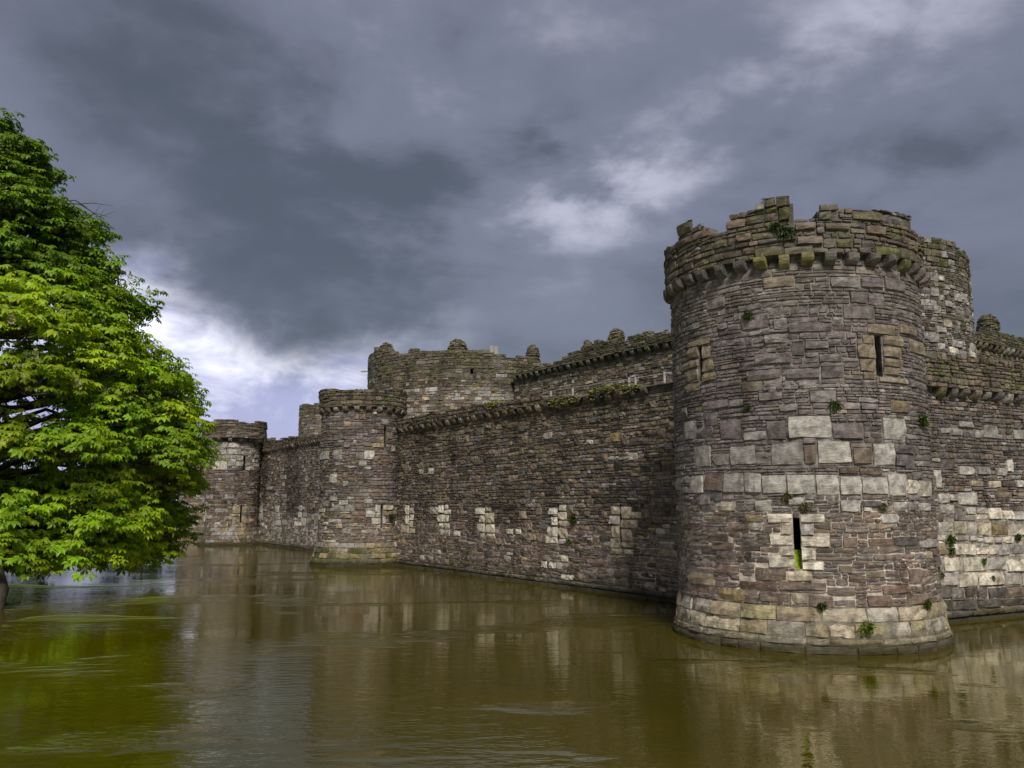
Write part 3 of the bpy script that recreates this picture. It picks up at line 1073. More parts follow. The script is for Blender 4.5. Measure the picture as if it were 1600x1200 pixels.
    def wcore(u, v):
        return -0.024 if v < v_low else (-0.034)

    def mcol(u, v):
        q = (vn(u * 1.3, v * 1.3, 31))
        if v < v_low + 0.2:
            return np.array((0.50, 0.44, 0.365)) * (0.6 + 0.6 * q)
        if v < v_mid + 1:
            return np.array((0.22, 0.20, 0.18)) * (0.6 + 0.7 * q)
        return np.array((0.22, 0.20, 0.18)) * (0.35 + 1.0 * q)
    # unseen disc added over the top to keep light out of the slits
    n = 24
    disc = []
    for i in range(n):
        a0, a1 = 2 * pi_r * i / n, 2 * pi_r * (i + 1) / n
        disc.append([sf.map(a0, v_ct - 0.02, -0.05), sf.map(a1, v_ct - 0.02, -0.05), sf.map(a1, v_ct - 0.02, -TOW_R + 0.02), sf.map(a0, v_ct - 0.02, -TOW_R + 0.02)])
    core_grid(sf, root, -pi_r, pi_r, -1.6, v_ct, wcore, holes, 0.35, 0.3, 0.9, mcol, extra=disc)
    # bright green sloping sill inside the lowest loop
    h = holes[2]
    sill = []
    for (a, b, w) in ((h[0] - 0.03, h[2] - 0.05, -0.10), (h[1] + 0.03, h[2] - 0.05, -0.10), (h[1] + 0.08, h[2] + 0.46, -0.30), (h[0] - 0.08, h[2] + 0.46, -0.30)):
        sill.append(sf.map(a, b, w))
    for (a, b, w) in ((h[0] - 0.03, h[2] - 0.2, -0.10), (h[1] + 0.03, h[2] - 0.2, -0.10), (h[1] + 0.08, h[2] - 0.2, -0.42), (h[0] - 0.08, h[2] - 0.2, -0.42)):
        sill.append(sf.map(a, b, w))
    me = mesh_from('green_sill', np.array(sill) - np.array(root.location), np.array([(0, 1, 2, 3), (4, 5, 1, 0), (5, 6, 2, 1), (7, 4, 0, 3), (6, 7, 3, 2)]), M_MOSS, np.tile((0.20, 0.28, 0.01), (8, 1)))
    link('green_sill', me, root)['label'] = 'bright green sill inside the lowest loop'

    # ---- parapet, carried on corbels
    pf = Round(TC, TOW_R + PW)
    prof = [(1041, 388), (1044, 384), (1058, 382), (1060, 357), (1066, 352), (1085, 352), (1098, 353), (1110, 362), (1112, 365), (1137, 357), (1139, 337), (1150, 334), (1178, 330),
            (1181, 318), (1192, 312), (1200, 311), (1234, 308), (1236, 347), (1276, 345), (1277, 320), (1309, 318), (1311, 327), (1325, 325), (1345, 328), (1400, 330),
            (1424, 337), (1427, 357), (1440, 360), (1446, 372), (1449, 388)]
    pts = [pf.pix(x, y) for x, y in prof]
    pts = [(-pi_r * 1.1, pts[0][1] - 0.1)] + pts + [(pi_r * 1.1, pts[-1][1] - 0.3)]
    topf = poly_fn(pts)
    vmax = max(p[1] for p in pts)
    spp = rects(pf, [(528, 52, 592, 90, 'olive'), (540, 92, 592, 152, 'moss'), (440, 262, 562, 312, 'olive'), (565, 262, 692, 300, 'olive'), (718, 78, 798, 108, 'olive'),
                     (440, 75, 482, 108, 'grey'), (480, 58, 528, 92, 'olive'), (1065, 272, 1130, 320, 'olive'), (960, 262, 1062, 318, 'moss'), (885, 265, 940, 300, 'slate'),
                     (610, 155, 705, 190, 'brown'), (620, 215, 735, 252, 'brown'), (920, 175, 1000, 212, 'brown'), (712, 110, 770, 150, 'olive'), (860, 112, 985, 148, 'olive'),
                     (740, 162, 850, 192, 'brown'), (110, 165, 165, 212, 'olive'), (360, 205, 425, 240, 'brown')], *Z1)

    def pcol(u, v, L, h, r):
        c = mixpal(r, olive=5, brown=3.5, dark=1.8, slate=1.0, moss=1.2, grey=0.35)
        return c * r.uniform(0.7, 1.15)
    mp = Masonry(pf, 8)
    mp.lay(-0.62 * pi_r * 1.06, 0.62 * pi_r * 1.06, v_ct, vmax + 0.05, hfun_range(0.11, 0.24), lfun_std(2.6, 0.45, 0.16, 1.0), pcol,
           specials=[q for q in spp if q[3] - 0.12 < topf((q[0] + q[1]) / 2)], top=topf, gap=0.008, proud=(-0.02, 0.05), split=0.3, wob=0.25)
    par = link('parapet', None, root)
    # parapet stones are sub-parts of the parapet
    par.location = (0, 0, 0)
    bpy.context.view_layer.update()
    proxy = Masonry(pf, 8)
    proxy.stones = mp.stones
    build_children(proxy, par, root, 0, 250)
    core_ragged(pf, root, -pi_r * 1.05, pi_r * 1.05, v_ct, topf, -0.05, -0.65, 0.2, under=-PW - 0.06, closed=True)
    # corbels
    us = [pf.pix(x, y)[0] / (TOW_R + PW) * TOW_R for x, y in ((1060, 440), (1076, 431), (1096, 425), (1124, 420), (1155, 414), (1188, 411), (1225, 408), (1262, 405), (1298, 405), (1333, 406), (1365, 408), (1392, 412), (1416, 416), (1431, 424))]
    step = 0.56
    us = [us[0] - step * i for i in (3, 2, 1)] + us + [us[-1] + step * i for i in (1, 2, 3, 4)]
    kin = {5: 'lichen', 6: 'lichen', 7: 'lichen'}
    cnt = [0]

    def kinds(u, r):
        i = cnt[0]
        cnt[0] += 1
        return {8: 'lichen', 9: 'lichen', 10: 'lichen', 15: 'moss'}.get(i, r.choice(['slate', 'slate', 'purple', 'dark']))
    corbels(sf, root, us, v_ct + 0.01, 0.30, 0.30, 0.32, kinds, rng)

    # ---- sloping plinth and water course
    flare = lambda v: np.interp(v, [-1.6, 0.22, 0.23, 0.36, 0.37, v_pl], [0.24, 0.20, 0.16, 0.15, 0.12, 0.01])
    qf = Round(TC, TOW_R, flare)

    def plc(u, v, L, h, r):
        c = mixpal(r, beige=4, tan=2.2, pale=1.5, ochre=0.7, grey=1.0)
        if r.random() < 0.10:
            c = np.array(PAL['lichen']) * 1.1
        c = 0.55 * c + 0.45 * np.array((0.30, 0.255, 0.18))
        return c * r.uniform(0.95, 1.25)
    mq = Masonry(qf, 9)
    seg = [(-0.45, -0.02, 0.012), (-0.02, 0.20, 0.01), (0.205, 0.36, 0.006)]
    d = (v_pl - 0.375) / 2
    seg += [(0.375, 0.375 + d, 0.005), (0.375 + d, v_pl - 0.005, 0.005)]
    for (a, b, g) in seg:
        mq.lay(-uu, uu, a, b, hfun_range(9, 9.1), lambda h, r: r.uniform(0.5, 1.25), plc, gap=g, proud=(0.0, 0.02), split=0.0)
    build_children(mq, link('plinth', None, root), root, 0, 120)
    core_grid(qf, root, -pi_r, pi_r, -1.6, v_pl + 0.01, lambda u, v: -0.03, (), 0.4, 0.15, 0.9, lambda u, v: np.array((0.16, 0.14, 0.10)), name='plinth_core')
    return root, sf, pf


def build_children(ms, part, root, lod, single):
    """stones as sub-parts of one part of a thing (the part is an Empty with the thing as its parent)"""
    class Q:
        pass
    arr = np.array(ms.stones, float)
    um = (arr[:, 0] + arr[:, 1]) / 2
    vm = (arr[:, 2] + arr[:, 5]) / 2
    base = np.array(root.location) + np.array(part.location)
    cx, cy, f = to_px(ms.surf.map(um, vm, 0 * um))
    ax = to_px(ms.surf.map(arr[:, 0], vm, 0 * um))[0]
    bx = to_px(ms.surf.map(arr[:, 1], vm, 0 * um))[0]
    wpx = bx - ax
    if isinstance(ms.surf, Line):
        wpx = np.abs(wpx)
    hpx = (arr[:, 5] - arr[:, 2]) * FPX / f
    sc = np.where((cx > 0) & (cx < 1600) & (cy > 0) & (cy < 1200) & (wpx > 9) & (vm > 0), wpx * hpx, 0)
    order = [i for i in np.argsort(-sc) if sc[i] > 0][:single]
    pick = np.zeros(len(arr), bool)
    pick[order] = True
    if (~pick).any():
        P, fc, C = ms.verts(arr[~pick], lod)
        S, V, _ = P.shape
        F = (fc[None] + (np.arange(S) * V)[:, None, None]).reshape(-1, 4)
        link('rubble_masonry', mesh_from('rubble_masonry', P.reshape(-1, 3) - base, F, M_STONE, C.reshape(-1, 3)), part, kind='stuff')
    if pick.any():
        P, fc, C = ms.verts(arr[pick], 0)
        for i in range(len(P)):
            ctr = P[i].mean(0)
            link('stone', mesh_from('stone', P[i] - ctr, fc, M_STONE, C[i]), part, ctr - base)


MT, MT_S, MT_P = build_main_tower()


# =================================================================== STRAIGHT CURTAIN WALLS
def curtain(name, surf, u0, u1, v_corb, topf, label, seed, colfun, specials=(), holes=(), corb=None, thick=1.6, hf=None, lf=None,
            lod=0, single=296, v0=-0.5, mortar_low=2.6, pcol=None, par_w=0.20, mcol=None, step=0.55, csize=(0.30, 0.28, 0.30), ledge=True, group='castle walls', min_px=10, nbig=140):
    rng = random.Random(seed)
    base = surf.map((u0 + u1) / 2, 0, -thick / 2)
    root = thing(name, base, label, 'castle wall', group)
    ms = Masonry(surf, seed)
    ms.holes = list(holes)
    hf = hf or hfun_range(0.11, 0.24)
    lf = lf or lfun_std(2.3, 0.5, 0.13, 0.9)
    ms.lay(u0, u1, max(v0, 0.30) if ledge else v0, v_corb, hf, lf, colfun, specials=specials, gap=0.006, proud=(-0.012, 0.028), split=0.25, wob=0.3, nbig=nbig)
    # parapet
    vm = max(topf(u) for u in np.linspace(u0, u1, 60))
    pc = pcol or (lambda u, v, L, h, r: mixpal(r, olive=4, brown=4, dark=2.5, moss=0.8) * r.uniform(0.6, 1.1))
    ms.lay(u0, u1, v_corb + csize[1], vm + 0.05, hfun_range(0.10, 0.22), lf, pc, w=par_w, top=topf, gap=0.008, proud=(-0.02, 0.05), split=0.25)
    ms.lay(u0, u1, v_corb, v_corb + csize[1], hfun_range(0.25, 0.3), lf, lambda u, v, L, h, r: mixpal(r, slate=2, brown=1, dark=1), proud=(-0.02, 0.0))
    if ledge:
        for (a, b, w) in ((-0.4, 0.10, 0.20), (0.11, 0.29, 0.10)):
            ms.lay(u0, u1, a, b, hfun_range(9, 9.1), lambda h, r: r.uniform(0.5, 1.3), lambda u, v, L, h, r: mixpal(r, beige=2, tan=2, grey=2, brown=1) * r.uniform(0.5, 0.95), w=w, gap=0.008, proud=(0, 0.02), split=0)
    ms.build(root, lod, single, min_px)
    m = surf.map

    def box_extra():
        vt = v_corb + csize[1]
        return [[m(u0, vt, -0.05), m(u1, vt, -0.05), m(u1, vt, -thick), m(u0, vt, -thick)],
                [m(u0, -1.5, -thick), m(u1, -1.5, -thick), m(u1, vt, -thick), m(u0, vt, -thick)],
                [m(u0, -1.5, -0.05), m(u0, -1.5, -thick), m(u0, vt, -thick), m(u0, vt, -0.05)],
                [m(u1, -1.5, -0.05), m(u1, -1.5, -thick), m(u1, vt, -thick), m(u1, vt, -0.05)]]
    mc = mcol or (lambda u, v: np.array((0.45, 0.39, 0.315)) * (0.45 + 0.7 * (vn(u * 1.1, v * 1.1, seed))) if v < mortar_low else np.array((0.15, 0.13, 0.105)) * (0.5 + 0.8 * (vn(u, v, seed))))
    core_grid(surf, root, u0, u1, -1.5, v_corb + csize[1], lambda u, v: -0.028 if v < mortar_low else -0.05, holes, 0.6, 0.3, 0.8, mc, extra=box_extra())
    core_ragged(surf, root, u0, u1, v_corb + csize[1] + 0.004, topf, par_w - 0.05, -0.45, 0.25, under=-0.055)
    us = np.arange(u0 + 0.2, u1 - 0.1, step) if corb is None else corb
    corbels(surf, root, [u + rng.uniform(-0.04, 0.04) for u in us], v_corb + csize[1], *csize, lambda u, r: r.choice(['slate', 'dark', 'olive', 'brown', 'grey']), rng)
    return root


# ---- long wall between the corner tower and the smaller tower
WA = Line(WA0, WA1)
ZW = (540, 720, 0.3375)


def build_wall_a():
    sfc = WA
    _, vc0 = sfc.pix(992, 612)
    _, vc1 = sfc.pix(640, 672)
    v_corb = 0.5 * (vc0 + vc1) - 0.14
    spec = [
        (278, 205, 291, 250, 'pale'), (278, 252, 291, 295, 'pale'), (258, 298, 291, 332, 'tan'), (295, 215, 315, 245, 'grey'), (294, 248, 312, 275, 'pale'), (294, 278, 308, 308, 'pale'), (294, 312, 320, 335, 'tan'),
        (395, 212, 428, 248, 'grey'), (430, 205, 451, 240, 'pale'), (425, 245, 451, 283, 'pale'), (432, 288, 451, 312, 'pale'), (436, 316, 451, 345, 'grey'),
        (455, 203, 472, 222, 'grey'), (455, 225, 485, 248, 'pale'), (455, 250, 475, 283, 'pale'), (455, 287, 478, 315, 'pale'), (455, 318, 482, 348, 'grey'), (502, 322, 528, 348, 'pale'),
        (600, 215, 642, 248, 'pale'), (622, 252, 642, 285, 'pale'), (612, 290, 642, 328, 'pale'), (622, 333, 642, 357, 'grey'), (646, 213, 672, 236, 'tan'), (646, 240, 685, 288, 'beige'), (646, 293, 688, 332, 'pale'), (658, 335, 690, 360, 'white'),
        (745, 315, 772, 338, 'pale'), (790, 315, 810, 340, 'pale'),
        (945, 215, 980, 250, 'grey'), (953, 258, 980, 298, 'pale'), (937, 305, 980, 350, 'pale'), (928, 352, 980, 382, 'pale'), (986, 203, 1018, 232, 'pale'), (986, 237, 1020, 272, 'pale'), (986, 277, 1040, 303, 'tan'), (986, 310, 1025, 358, 'beige'), (986, 362, 1028, 385, 'grey'),
        (1228, 210, 1268, 248, 'beige'), (1220, 253, 1268, 295, 'grey'), (1235, 300, 1268, 355, 'tan'), (1228, 360, 1268, 403, 'beige'), (1230, 405, 1268, 430, 'tan'), (1275, 210, 1320, 268, 'tan'), (1275, 272, 1350, 312, 'tan'), (1275, 315, 1322, 370, 'beige'), (1275, 375, 1330, 402, 'tan'), (1290, 410, 1330, 432, 'pale'), (1325, 235, 1368, 268, 'tan'),
        (908, 465, 930, 495, 'grey'), (945, 470, 972, 498, 'pale'), (975, 470, 1000, 500, 'grey'), (1000, 440, 1028, 468, 'pale'), (1000, 527, 1052, 552, 'pale'), (1385, 565, 1430, 600, 'grey'), (1425, 255, 1465, 290, 'brown'), (1455, 590, 1485, 612, 'pale'),
        (425, 408, 440, 432, 'pale'), (345, 435, 362, 460, 'grey'), (385, 440, 402, 462, 'grey'), (545, 462, 580, 485, 'olive'), (480, 460, 500, 480, 'olive')]
    up_ = {'pale': 'white', 'grey': 'pale', 'tan': 'beige', 'beige': 'beige'}
    spec = [(x0 - 1.5, y0, x1 + 1.5, y1, up_.get(k, k)) for (x0, y0, x1, y1, k) in spec]
    sp = rects(sfc, spec, *ZW)
    sp += rects(sfc, [(1225, 578, 1275, 625, 'ochre'), (1262, 690, 1300, 708, 'grey'), (1445, 560, 1482, 605, 'brown'), (905, 490, 928, 525, 'brown'), (1125, 505, 1180, 535, 'slate'), (1455, 632, 1475, 650, 'grey'), (1310, 600, 1400, 640, 'dark')], 540, 480, 0.3375)
    sl_ = [(291, 205, 294, 330), (451.5, 203, 454.5, 345), (642, 215, 646, 357), (980, 203, 986, 382), (1268, 203, 1275, 405)]
    holes = []
    for q in sl_:
        h = rects(sfc, [(*q, None)], *ZW)[0][:4]
        c = (h[0] + h[1]) / 2
        holes.append((c - 0.07, c + 0.07, h[2], h[3]))

    def colfun(u, v, L, h, r):
        st = (vn(u * 0.35 + 3, v * 0.25, 77))
        s2 = (vn(u * 0.9, v * 0.5, 78))
        if v < 3.2:
            c = mixpal(r, brown=6, red=1.8, purple=1.8, grey=0.9, slate=1.6, tan=0.4, pale=0.12)
            k = 1.0
        else:
            c = mixpal(r, brown=6, dark=2.2, olive=1.8, purple=1.2, slate=1.2, grey=0.5)
            k = 1.0
            if v > v_corb - 1.0:
                c = 0.6 * c + 0.4 * np.array(PAL['olive'])
        dk = 1.0
        if st > 0.55 and v > 2.6:
            dk = 1.0 - 1.1 * (st - 0.55) / 0.45
        return c * k * dk * r.choice((r.uniform(0.5, 0.85), r.uniform(0.8, 1.2), r.uniform(1.0, 1.5))) * (0.7 + 0.6 * s2)
    pts = [sfc.pix(x, y, 0.2) for x, y in ((619, 652), (650, 650), (700, 640), (760, 630), (830, 622), (900, 619), (940, 612), (1000, 602), (1012, 604), (1030, 600), (1056, 592))]
    us = [p[0] for p in pts]
    base_top = poly_fn(pts)
    topf = lambda u: base_top(u) + 0.22 * ((vn(u * 2.2, 1.0, 4)) - 0.55)
    u_hi = WA.len + 1.2
    u_lo = -1.6
    cstart = sfc.pix(1010, 606)[0]
    return curtain('curtain_wall', sfc, u_lo, u_hi, v_corb, topf, 'long dark stone wall with blocked loops between the large and the smaller tower', 41, colfun,
                   sp, holes, corb=np.arange(cstart, u_hi, 0.72), single=296), v_corb


WALLA, VC_A = build_wall_a()

# ---- wall on the right of the corner tower
RW = Line(RW0, RW0 + RW_D * 30)


def build_right_wall():
    sfc = RW
    _, vc0 = sfc.pix(1460, 618)
    v_corb = vc0 - 0.02
    Z = (1400, 620, 200 / 632.0)
    sp = rects(sfc, [(430, 138, 502, 205, 'grey'), (580, 160, 632, 210, 'grey'), (385, 160, 432, 205, 'grey'), (310, 120, 385, 150, 'grey'), (218, 150, 270, 180, 'grey'), (275, 152, 330, 190, 'grey'),
                     (190, 360, 222, 445, 'pale'), (310, 340, 388, 385, 'pale'), (400, 342, 470, 385, 'grey'), (500, 348, 548, 390, 'grey'), (595, 410, 640, 448, 'pale'), (460, 412, 516, 446, 'beige'),
                     (370, 412, 430, 442, 'beige'), (522, 412, 590, 445, 'dark'), (210, 475, 265, 525, 'pale'), (262, 480, 305, 515, 'pale'), (310, 470, 395, 535, 'pale'), (215, 532, 285, 575, 'pale'), (345, 542, 392, 580, 'pale'), (395, 545, 452, 578, 'pale'),
                     (455, 548, 522, 605, 'white'), (524, 560, 582, 606, 'white'), (585, 565, 640, 605, 'pale'),
                     (210, 615, 282, 668, 'pale'), (285, 612, 348, 680, 'beige'), (350, 618, 400, 682, 'pale'), (402, 622, 472, 685, 'beige'), (475, 625, 550, 685, 'ochre'), (555, 630, 640, 685, 'white'),
                     (198, 680, 240, 712, 'white'), (285, 680, 360, 710, 'pale'), (362, 683, 402, 712, 'pale'), (435, 690, 480, 722, 'white'), (482, 690, 528, 722, 'pale'), (530, 688, 580, 722, 'white'),
                     (190, 730, 248, 780, 'ochre'), (288, 722, 338, 780, 'white'), (340, 725, 388, 782, 'white'), (395, 742, 455, 780, 'white'), (460, 730, 500, 780, 'white'), (502, 728, 560, 782, 'pale'), (562, 728, 630, 775, 'grey'),
                     (205, 785, 236, 862, 'pale'), (240, 790, 328, 862, 'white'), (330, 790, 450, 862, 'white'), (452, 790, 545, 855, 'pale'), (548, 792, 640, 862, 'white'),
                     (220, 868, 306, 934, 'pale'), (308, 866, 406, 936, 'white'), (410, 866, 532, 930, 'white'), (536, 868, 620, 930, 'pale'), (622, 868, 700, 930, 'white'),
                     (208, 940, 278, 995, 'slate'), (280, 942, 340, 995, 'grey'), (342, 942, 398, 992, 'brown'), (400, 940, 455, 992, 'slate'), (458, 940, 548, 992, 'slate'), (550, 940, 640, 992, 'brown'),
                     (230, 1000, 276, 1055, 'dark'), (280, 1002, 400, 1052, 'slate'), (402, 1000, 520, 1052, 'slate'), (522, 995, 640, 1050, 'dark')], *Z)
    v_a = rects(sfc, [(300, 940, 360, 1050, None)], *Z)[0][3]
    v_b = rects(sfc, [(300, 330, 360, 600, None)], *Z)[0]

    def colfun(u, v, L, h, r):
        if v < v_a:
            c = mixpal(r, slate=3, dark=2, brown=2, grey=1)
        elif v < v_b[2]:
            c = mixpal(r, pale=4, white=3, beige=2, ochre=0.5, grey=1.5)
            c = c * 0.95
        elif v < v_b[3] + 0.1:
            c = mixpal(r, brown=3.5, purple=3, grey=1.6, pale=0.6, slate=1.2)
        else:
            c = mixpal(r, brown=3.5, purple=3, slate=2, dark=1.5, grey=0.6)
        return c * r.uniform(0.7, 1.2)
    pts = [sfc.pix(x, y, 0.2) for x, y in ((1440, 552), (1460, 549), (1480, 551), (1500, 556), (1520, 561), (1540, 558), (1570, 562), (1600, 566))]
    bt = poly_fn(pts)
    topf = lambda u: bt(u) + 0.14 * ((vn(u * 2.4, 2.0, 6)) - 0.5)
    pc = lambda u, v, L, h, r: mixpal(r, olive=4, brown=4, dark=1.5, ochre=0.3, moss=0.5) * r.uniform(0.8, 1.2)
    cs = sfc.pix(1466, 611)[0]

    def hf(v, r):
        return r.uniform(0.18, 0.30) if v < v_b[2] else r.uniform(0.11, 0.2)

    def lf(h, r):
        return min(0.8, max(0.13, h * (1.35 if h > 0.19 else 2.3) * math.exp(r.gauss(0, 0.35))))
    return curtain('curtain_wall', sfc, -0.6, 26, v_corb, topf, 'pale lower and dark upper stone wall running off beyond the large tower', 43, colfun, sp, (), corb=np.arange(cs, 25, 0.58),
                   hf=hf, lf=lf, pcol=pc, single=260, mortar_low=3.4)


WALLR = build_right_wall()


# =================================================================== SMALLER ROUND TOWERS
def round_tower(name, c, r, v_corb, topf, label, seed, colfun, specials=(), holes=(), v_plinth=1.1, plinth_col=None, flare=0.35, csize=(0.30, 0.28, 0.30), cstep=0.6, lod=0, single=200,
                pw=0.18, has_corb=True, hf=None, lf=None, v_start=None, span=0.62, group='castle towers', pcol=None, min_px=10, mortar_low=2.5):
    rng = random.Random(seed)
    root = thing(name, (c[0], c[1], 0), label, 'tower', group)
    sf = Round(c, r)
    pr = math.pi * r
    hf = hf or hfun_range(0.13, 0.27)
    lf = lf or lfun_std(2.2, 0.5, 0.15, 0.95)
    ms = Masonry(sf, seed)
    ms.holes = list(holes)
    v0 = v_start if v_start is not None else v_plinth
    vt = v_corb + (csize[1] if has_corb else 0)
    ms.lay(-span * pr, span * pr, v0, v_corb, hf, lf, colfun, specials=specials, gap=0.007, proud=(-0.015, 0.032), split=0.25, wob=0.3, nbig=60)
    if has_corb:
        ms.lay(-span * pr, span * pr, v_corb, vt, hfun_range(9, 9.1), lf, lambda u, v, L, h, q: mixpal(q, slate=2, brown=1), proud=(-0.02, 0))
    pcol = pcol or (lambda u, v, L, h, q: mixpal(q, olive=4, brown=4, dark=1.5, moss=0.8, grey=0.4) * q.uniform(0.7, 1.15))
    vm = max(topf(u) for u in np.linspace(-span * pr, span * pr, 80))
    ms.lay(-span * pr, span * pr, vt, vm + 0.05, hf, lf, pcol, w=pw if has_corb else 0.0, top=topf, gap=0.008, proud=(-0.02, 0.06), split=0.25)
    ms.build(root, lod, single, min_px)
    n = 20
    disc = []  # unseen cap disc, added to block light inside the tower
    for i in range(n):
        a0, a1 = 2 * pr * i / n, 2 * pr * (i + 1) / n
        disc.append([sf.map(a0, vt - 0.02, -0.05), sf.map(a1, vt - 0.02, -0.05), sf.map(a1, vt - 0.02, -r + 0.02), sf.map(a0, vt - 0.02, -r + 0.02)])
    core_grid(sf, root, -pr, pr, -1.5, vt, lambda u, v: -0.03 if v < mortar_low else -0.05, holes, 0.5, 0.4, 0.8,
              lambda u, v: np.array((0.32, 0.28, 0.23) if v < mortar_low else (0.16, 0.14, 0.115)) * (0.55 + 0.7 * (vn(u, v, seed))), extra=disc)
    core_ragged(sf, root, -pr, pr, vt + 0.004, topf, (pw if has_corb else 0) - 0.05, -0.6, 0.25, under=-0.055, closed=True)
    if has_corb:
        corbels(sf, root, np.arange(-span * pr, span * pr, cstep), vt, *csize, lambda u, q: q.choice(['slate', 'dark', 'olive', 'brown', 'grey']), rng)
    if v_start is None:
        fl = lambda v: np.interp(v, [-1.6, 0.12, 0.14, v_plinth], [flare + 0.05, flare, flare - 0.05, 0.03])
        qf = Round(c, r, fl)
        mq = Masonry(qf, seed + 1)
        k = max(2, int(round((v_plinth - 0.14) / 0.34)))
        hs = np.linspace(0.14, v_plinth, k + 1)
        pc = plinth_col or (lambda u, v, L, h, q: mixpal(q, tan=2, olive=3, brown=2, grey=1) * q.uniform(0.6, 1.0))
        mq.lay(-span * pr, span * pr, -0.4, 0.13, hfun_range(9, 9.1), lambda h, q: q.uniform(0.5, 1.3), pc, gap=0.008, proud=(0.02, 0.05), split=0)
        for a, b in zip(hs[:-1], hs[1:]):
            mq.lay(-span * pr, span * pr, a, b, hfun_range(9, 9.1), lambda h, q: q.uniform(0.4, 1.0), pc, gap=0.006, proud=(0, 0.02), split=0)
        build_children(mq, link('plinth', None, root), root, 1, 60)
        core_grid(qf, root, -pr, pr, -1.5, v_plinth, lambda u, v: -0.04, (), 0.5, 0.2, 0.5, lambda u, v: np.array((0.13, 0.115, 0.08)), name='plinth_core')
    return root, sf


def tower_between(px_l, px_r, py, dist):
    """centre and radius of a round tower whose limbs are seen at px_l and px_r and whose centre is dist away"""
    a = ray(px_l, py)
    b = ray(px_r, py)
    aa, bb = math.atan2(a[0], a[1]), math.atan2(b[0], b[1])
    m, h = (aa + bb) / 2, (bb - aa) / 2
    return np.array([dist * math.sin(m), dist * math.cos(m)]), dist * math.sin(h)


def profile(sf, pts, w, r, lo=None):
    q = [sf.pix(x, y, w) for x, y in pts]
    q = [(-math.pi * r * 1.05, q[0][1])] + q + [(math.pi * r * 1.05, q[-1][1])]
    return poly_fn(q)


# ---- the smaller tower at the far end of the long wall
def build_tower_2():
    c, r = tower_between(498, 628, 780, 53.2)
    sf = Round(c, r)
    Z = (260, 570, 0.275)
    _, v_cb = sf.pix(560, 640)
    _, vpl = sf.pix(560, 848)
    sp = rects(sf, [(948, 480, 998, 537, 'grey'), (1077, 495, 1121, 535, 'grey'), (1122, 485, 1182, 537, 'pale'), (958, 550, 985, 572, 'grey'), (1093, 545, 1138, 577, 'pale'), (928, 618, 968, 670, 'pale'),
                    (865, 488, 922, 538, 'grey'), (980, 765, 1032, 797, 'pale'), (925, 748, 970, 775, 'pale'), (950, 797, 1012, 835, 'grey'), (1015, 797, 1070, 835, 'grey'), (1175, 265, 1195, 282, 'white'),
                    (1187, 795, 1221, 838, 'pale'), (1165, 870, 1221, 905, 'pale'), (1228, 795, 1288, 825, 'beige'), (1228, 828, 1250, 858, 'tan'), (1228, 860, 1245, 902, 'pale'), (1195, 838, 1221, 866, 'pale'),
                    (1205, 405, 1236, 440, 'tan'), (1175, 442, 1236, 470, 'tan'), (1252, 380, 1285, 420, 'brown'), (1120, 760, 1172, 790, 'grey'), (870, 815, 900, 840, 'pale'), (850, 850, 872, 880, 'white'), (890, 890, 920, 912, 'pale'), (965, 900, 1000, 930, 'tan'), (1030, 572, 1085, 586, 'grey')], *Z)
    holes = []
    for q, hw in (((1237, 350, 1251, 472), 0.09), ((1221, 795, 1228, 930), 0.06)):
        h = rects(sf, [(*q, None)], *Z)[0][:4]
        m = (h[0] + h[1]) / 2
        holes.append((m - hw, m + hw, h[2], h[3]))
    topf0 = profile(sf, ((496, 612), (505, 609), (520, 606), (545, 607), (556, 605), (575, 607), (600, 606), (625, 608)), 0.18, r)
    topf = lambda u: topf0(u) + 0.18 * ((vn(u * 1.7, 0.5, 14)) - 0.5)

    def colfun(u, v, L, h, q):
        if v < 3.4:
            cc = mixpal(q, brown=4, red=1.5, grey=2, pale=1.2, tan=1, purple=1)
        else:
            cc = mixpal(q, purple=3, brown=4, grey=1.0, slate=1.5, tan=0.3)
        return cc * q.uniform(0.7, 1.2) * (0.8 + 0.4 * (vn(u * 0.6, v * 0.4, 15)))
    plc = lambda u, v, L, h, q: (mixpal(q, moss=2.4, lichen=1.6, olive=2.5, tan=1) if v < vpl - 0.3 else mixpal(q, grey=2, tan=1, pale=0.6, olive=1)) * q.uniform(0.6, 1.0)
    return round_tower('interval_tower', c, r, v_cb - 0.1, topf, 'smaller round tower with mossy plinth at the far end of the long wall', 51, colfun, sp, holes, v_plinth=vpl, plinth_col=plc, flare=0.42, single=230, cstep=0.66)


T2, T2S = build_tower_2()

# ---- wall beyond it
W2 = Line(on_water(487, 861), on_water(396, 848))


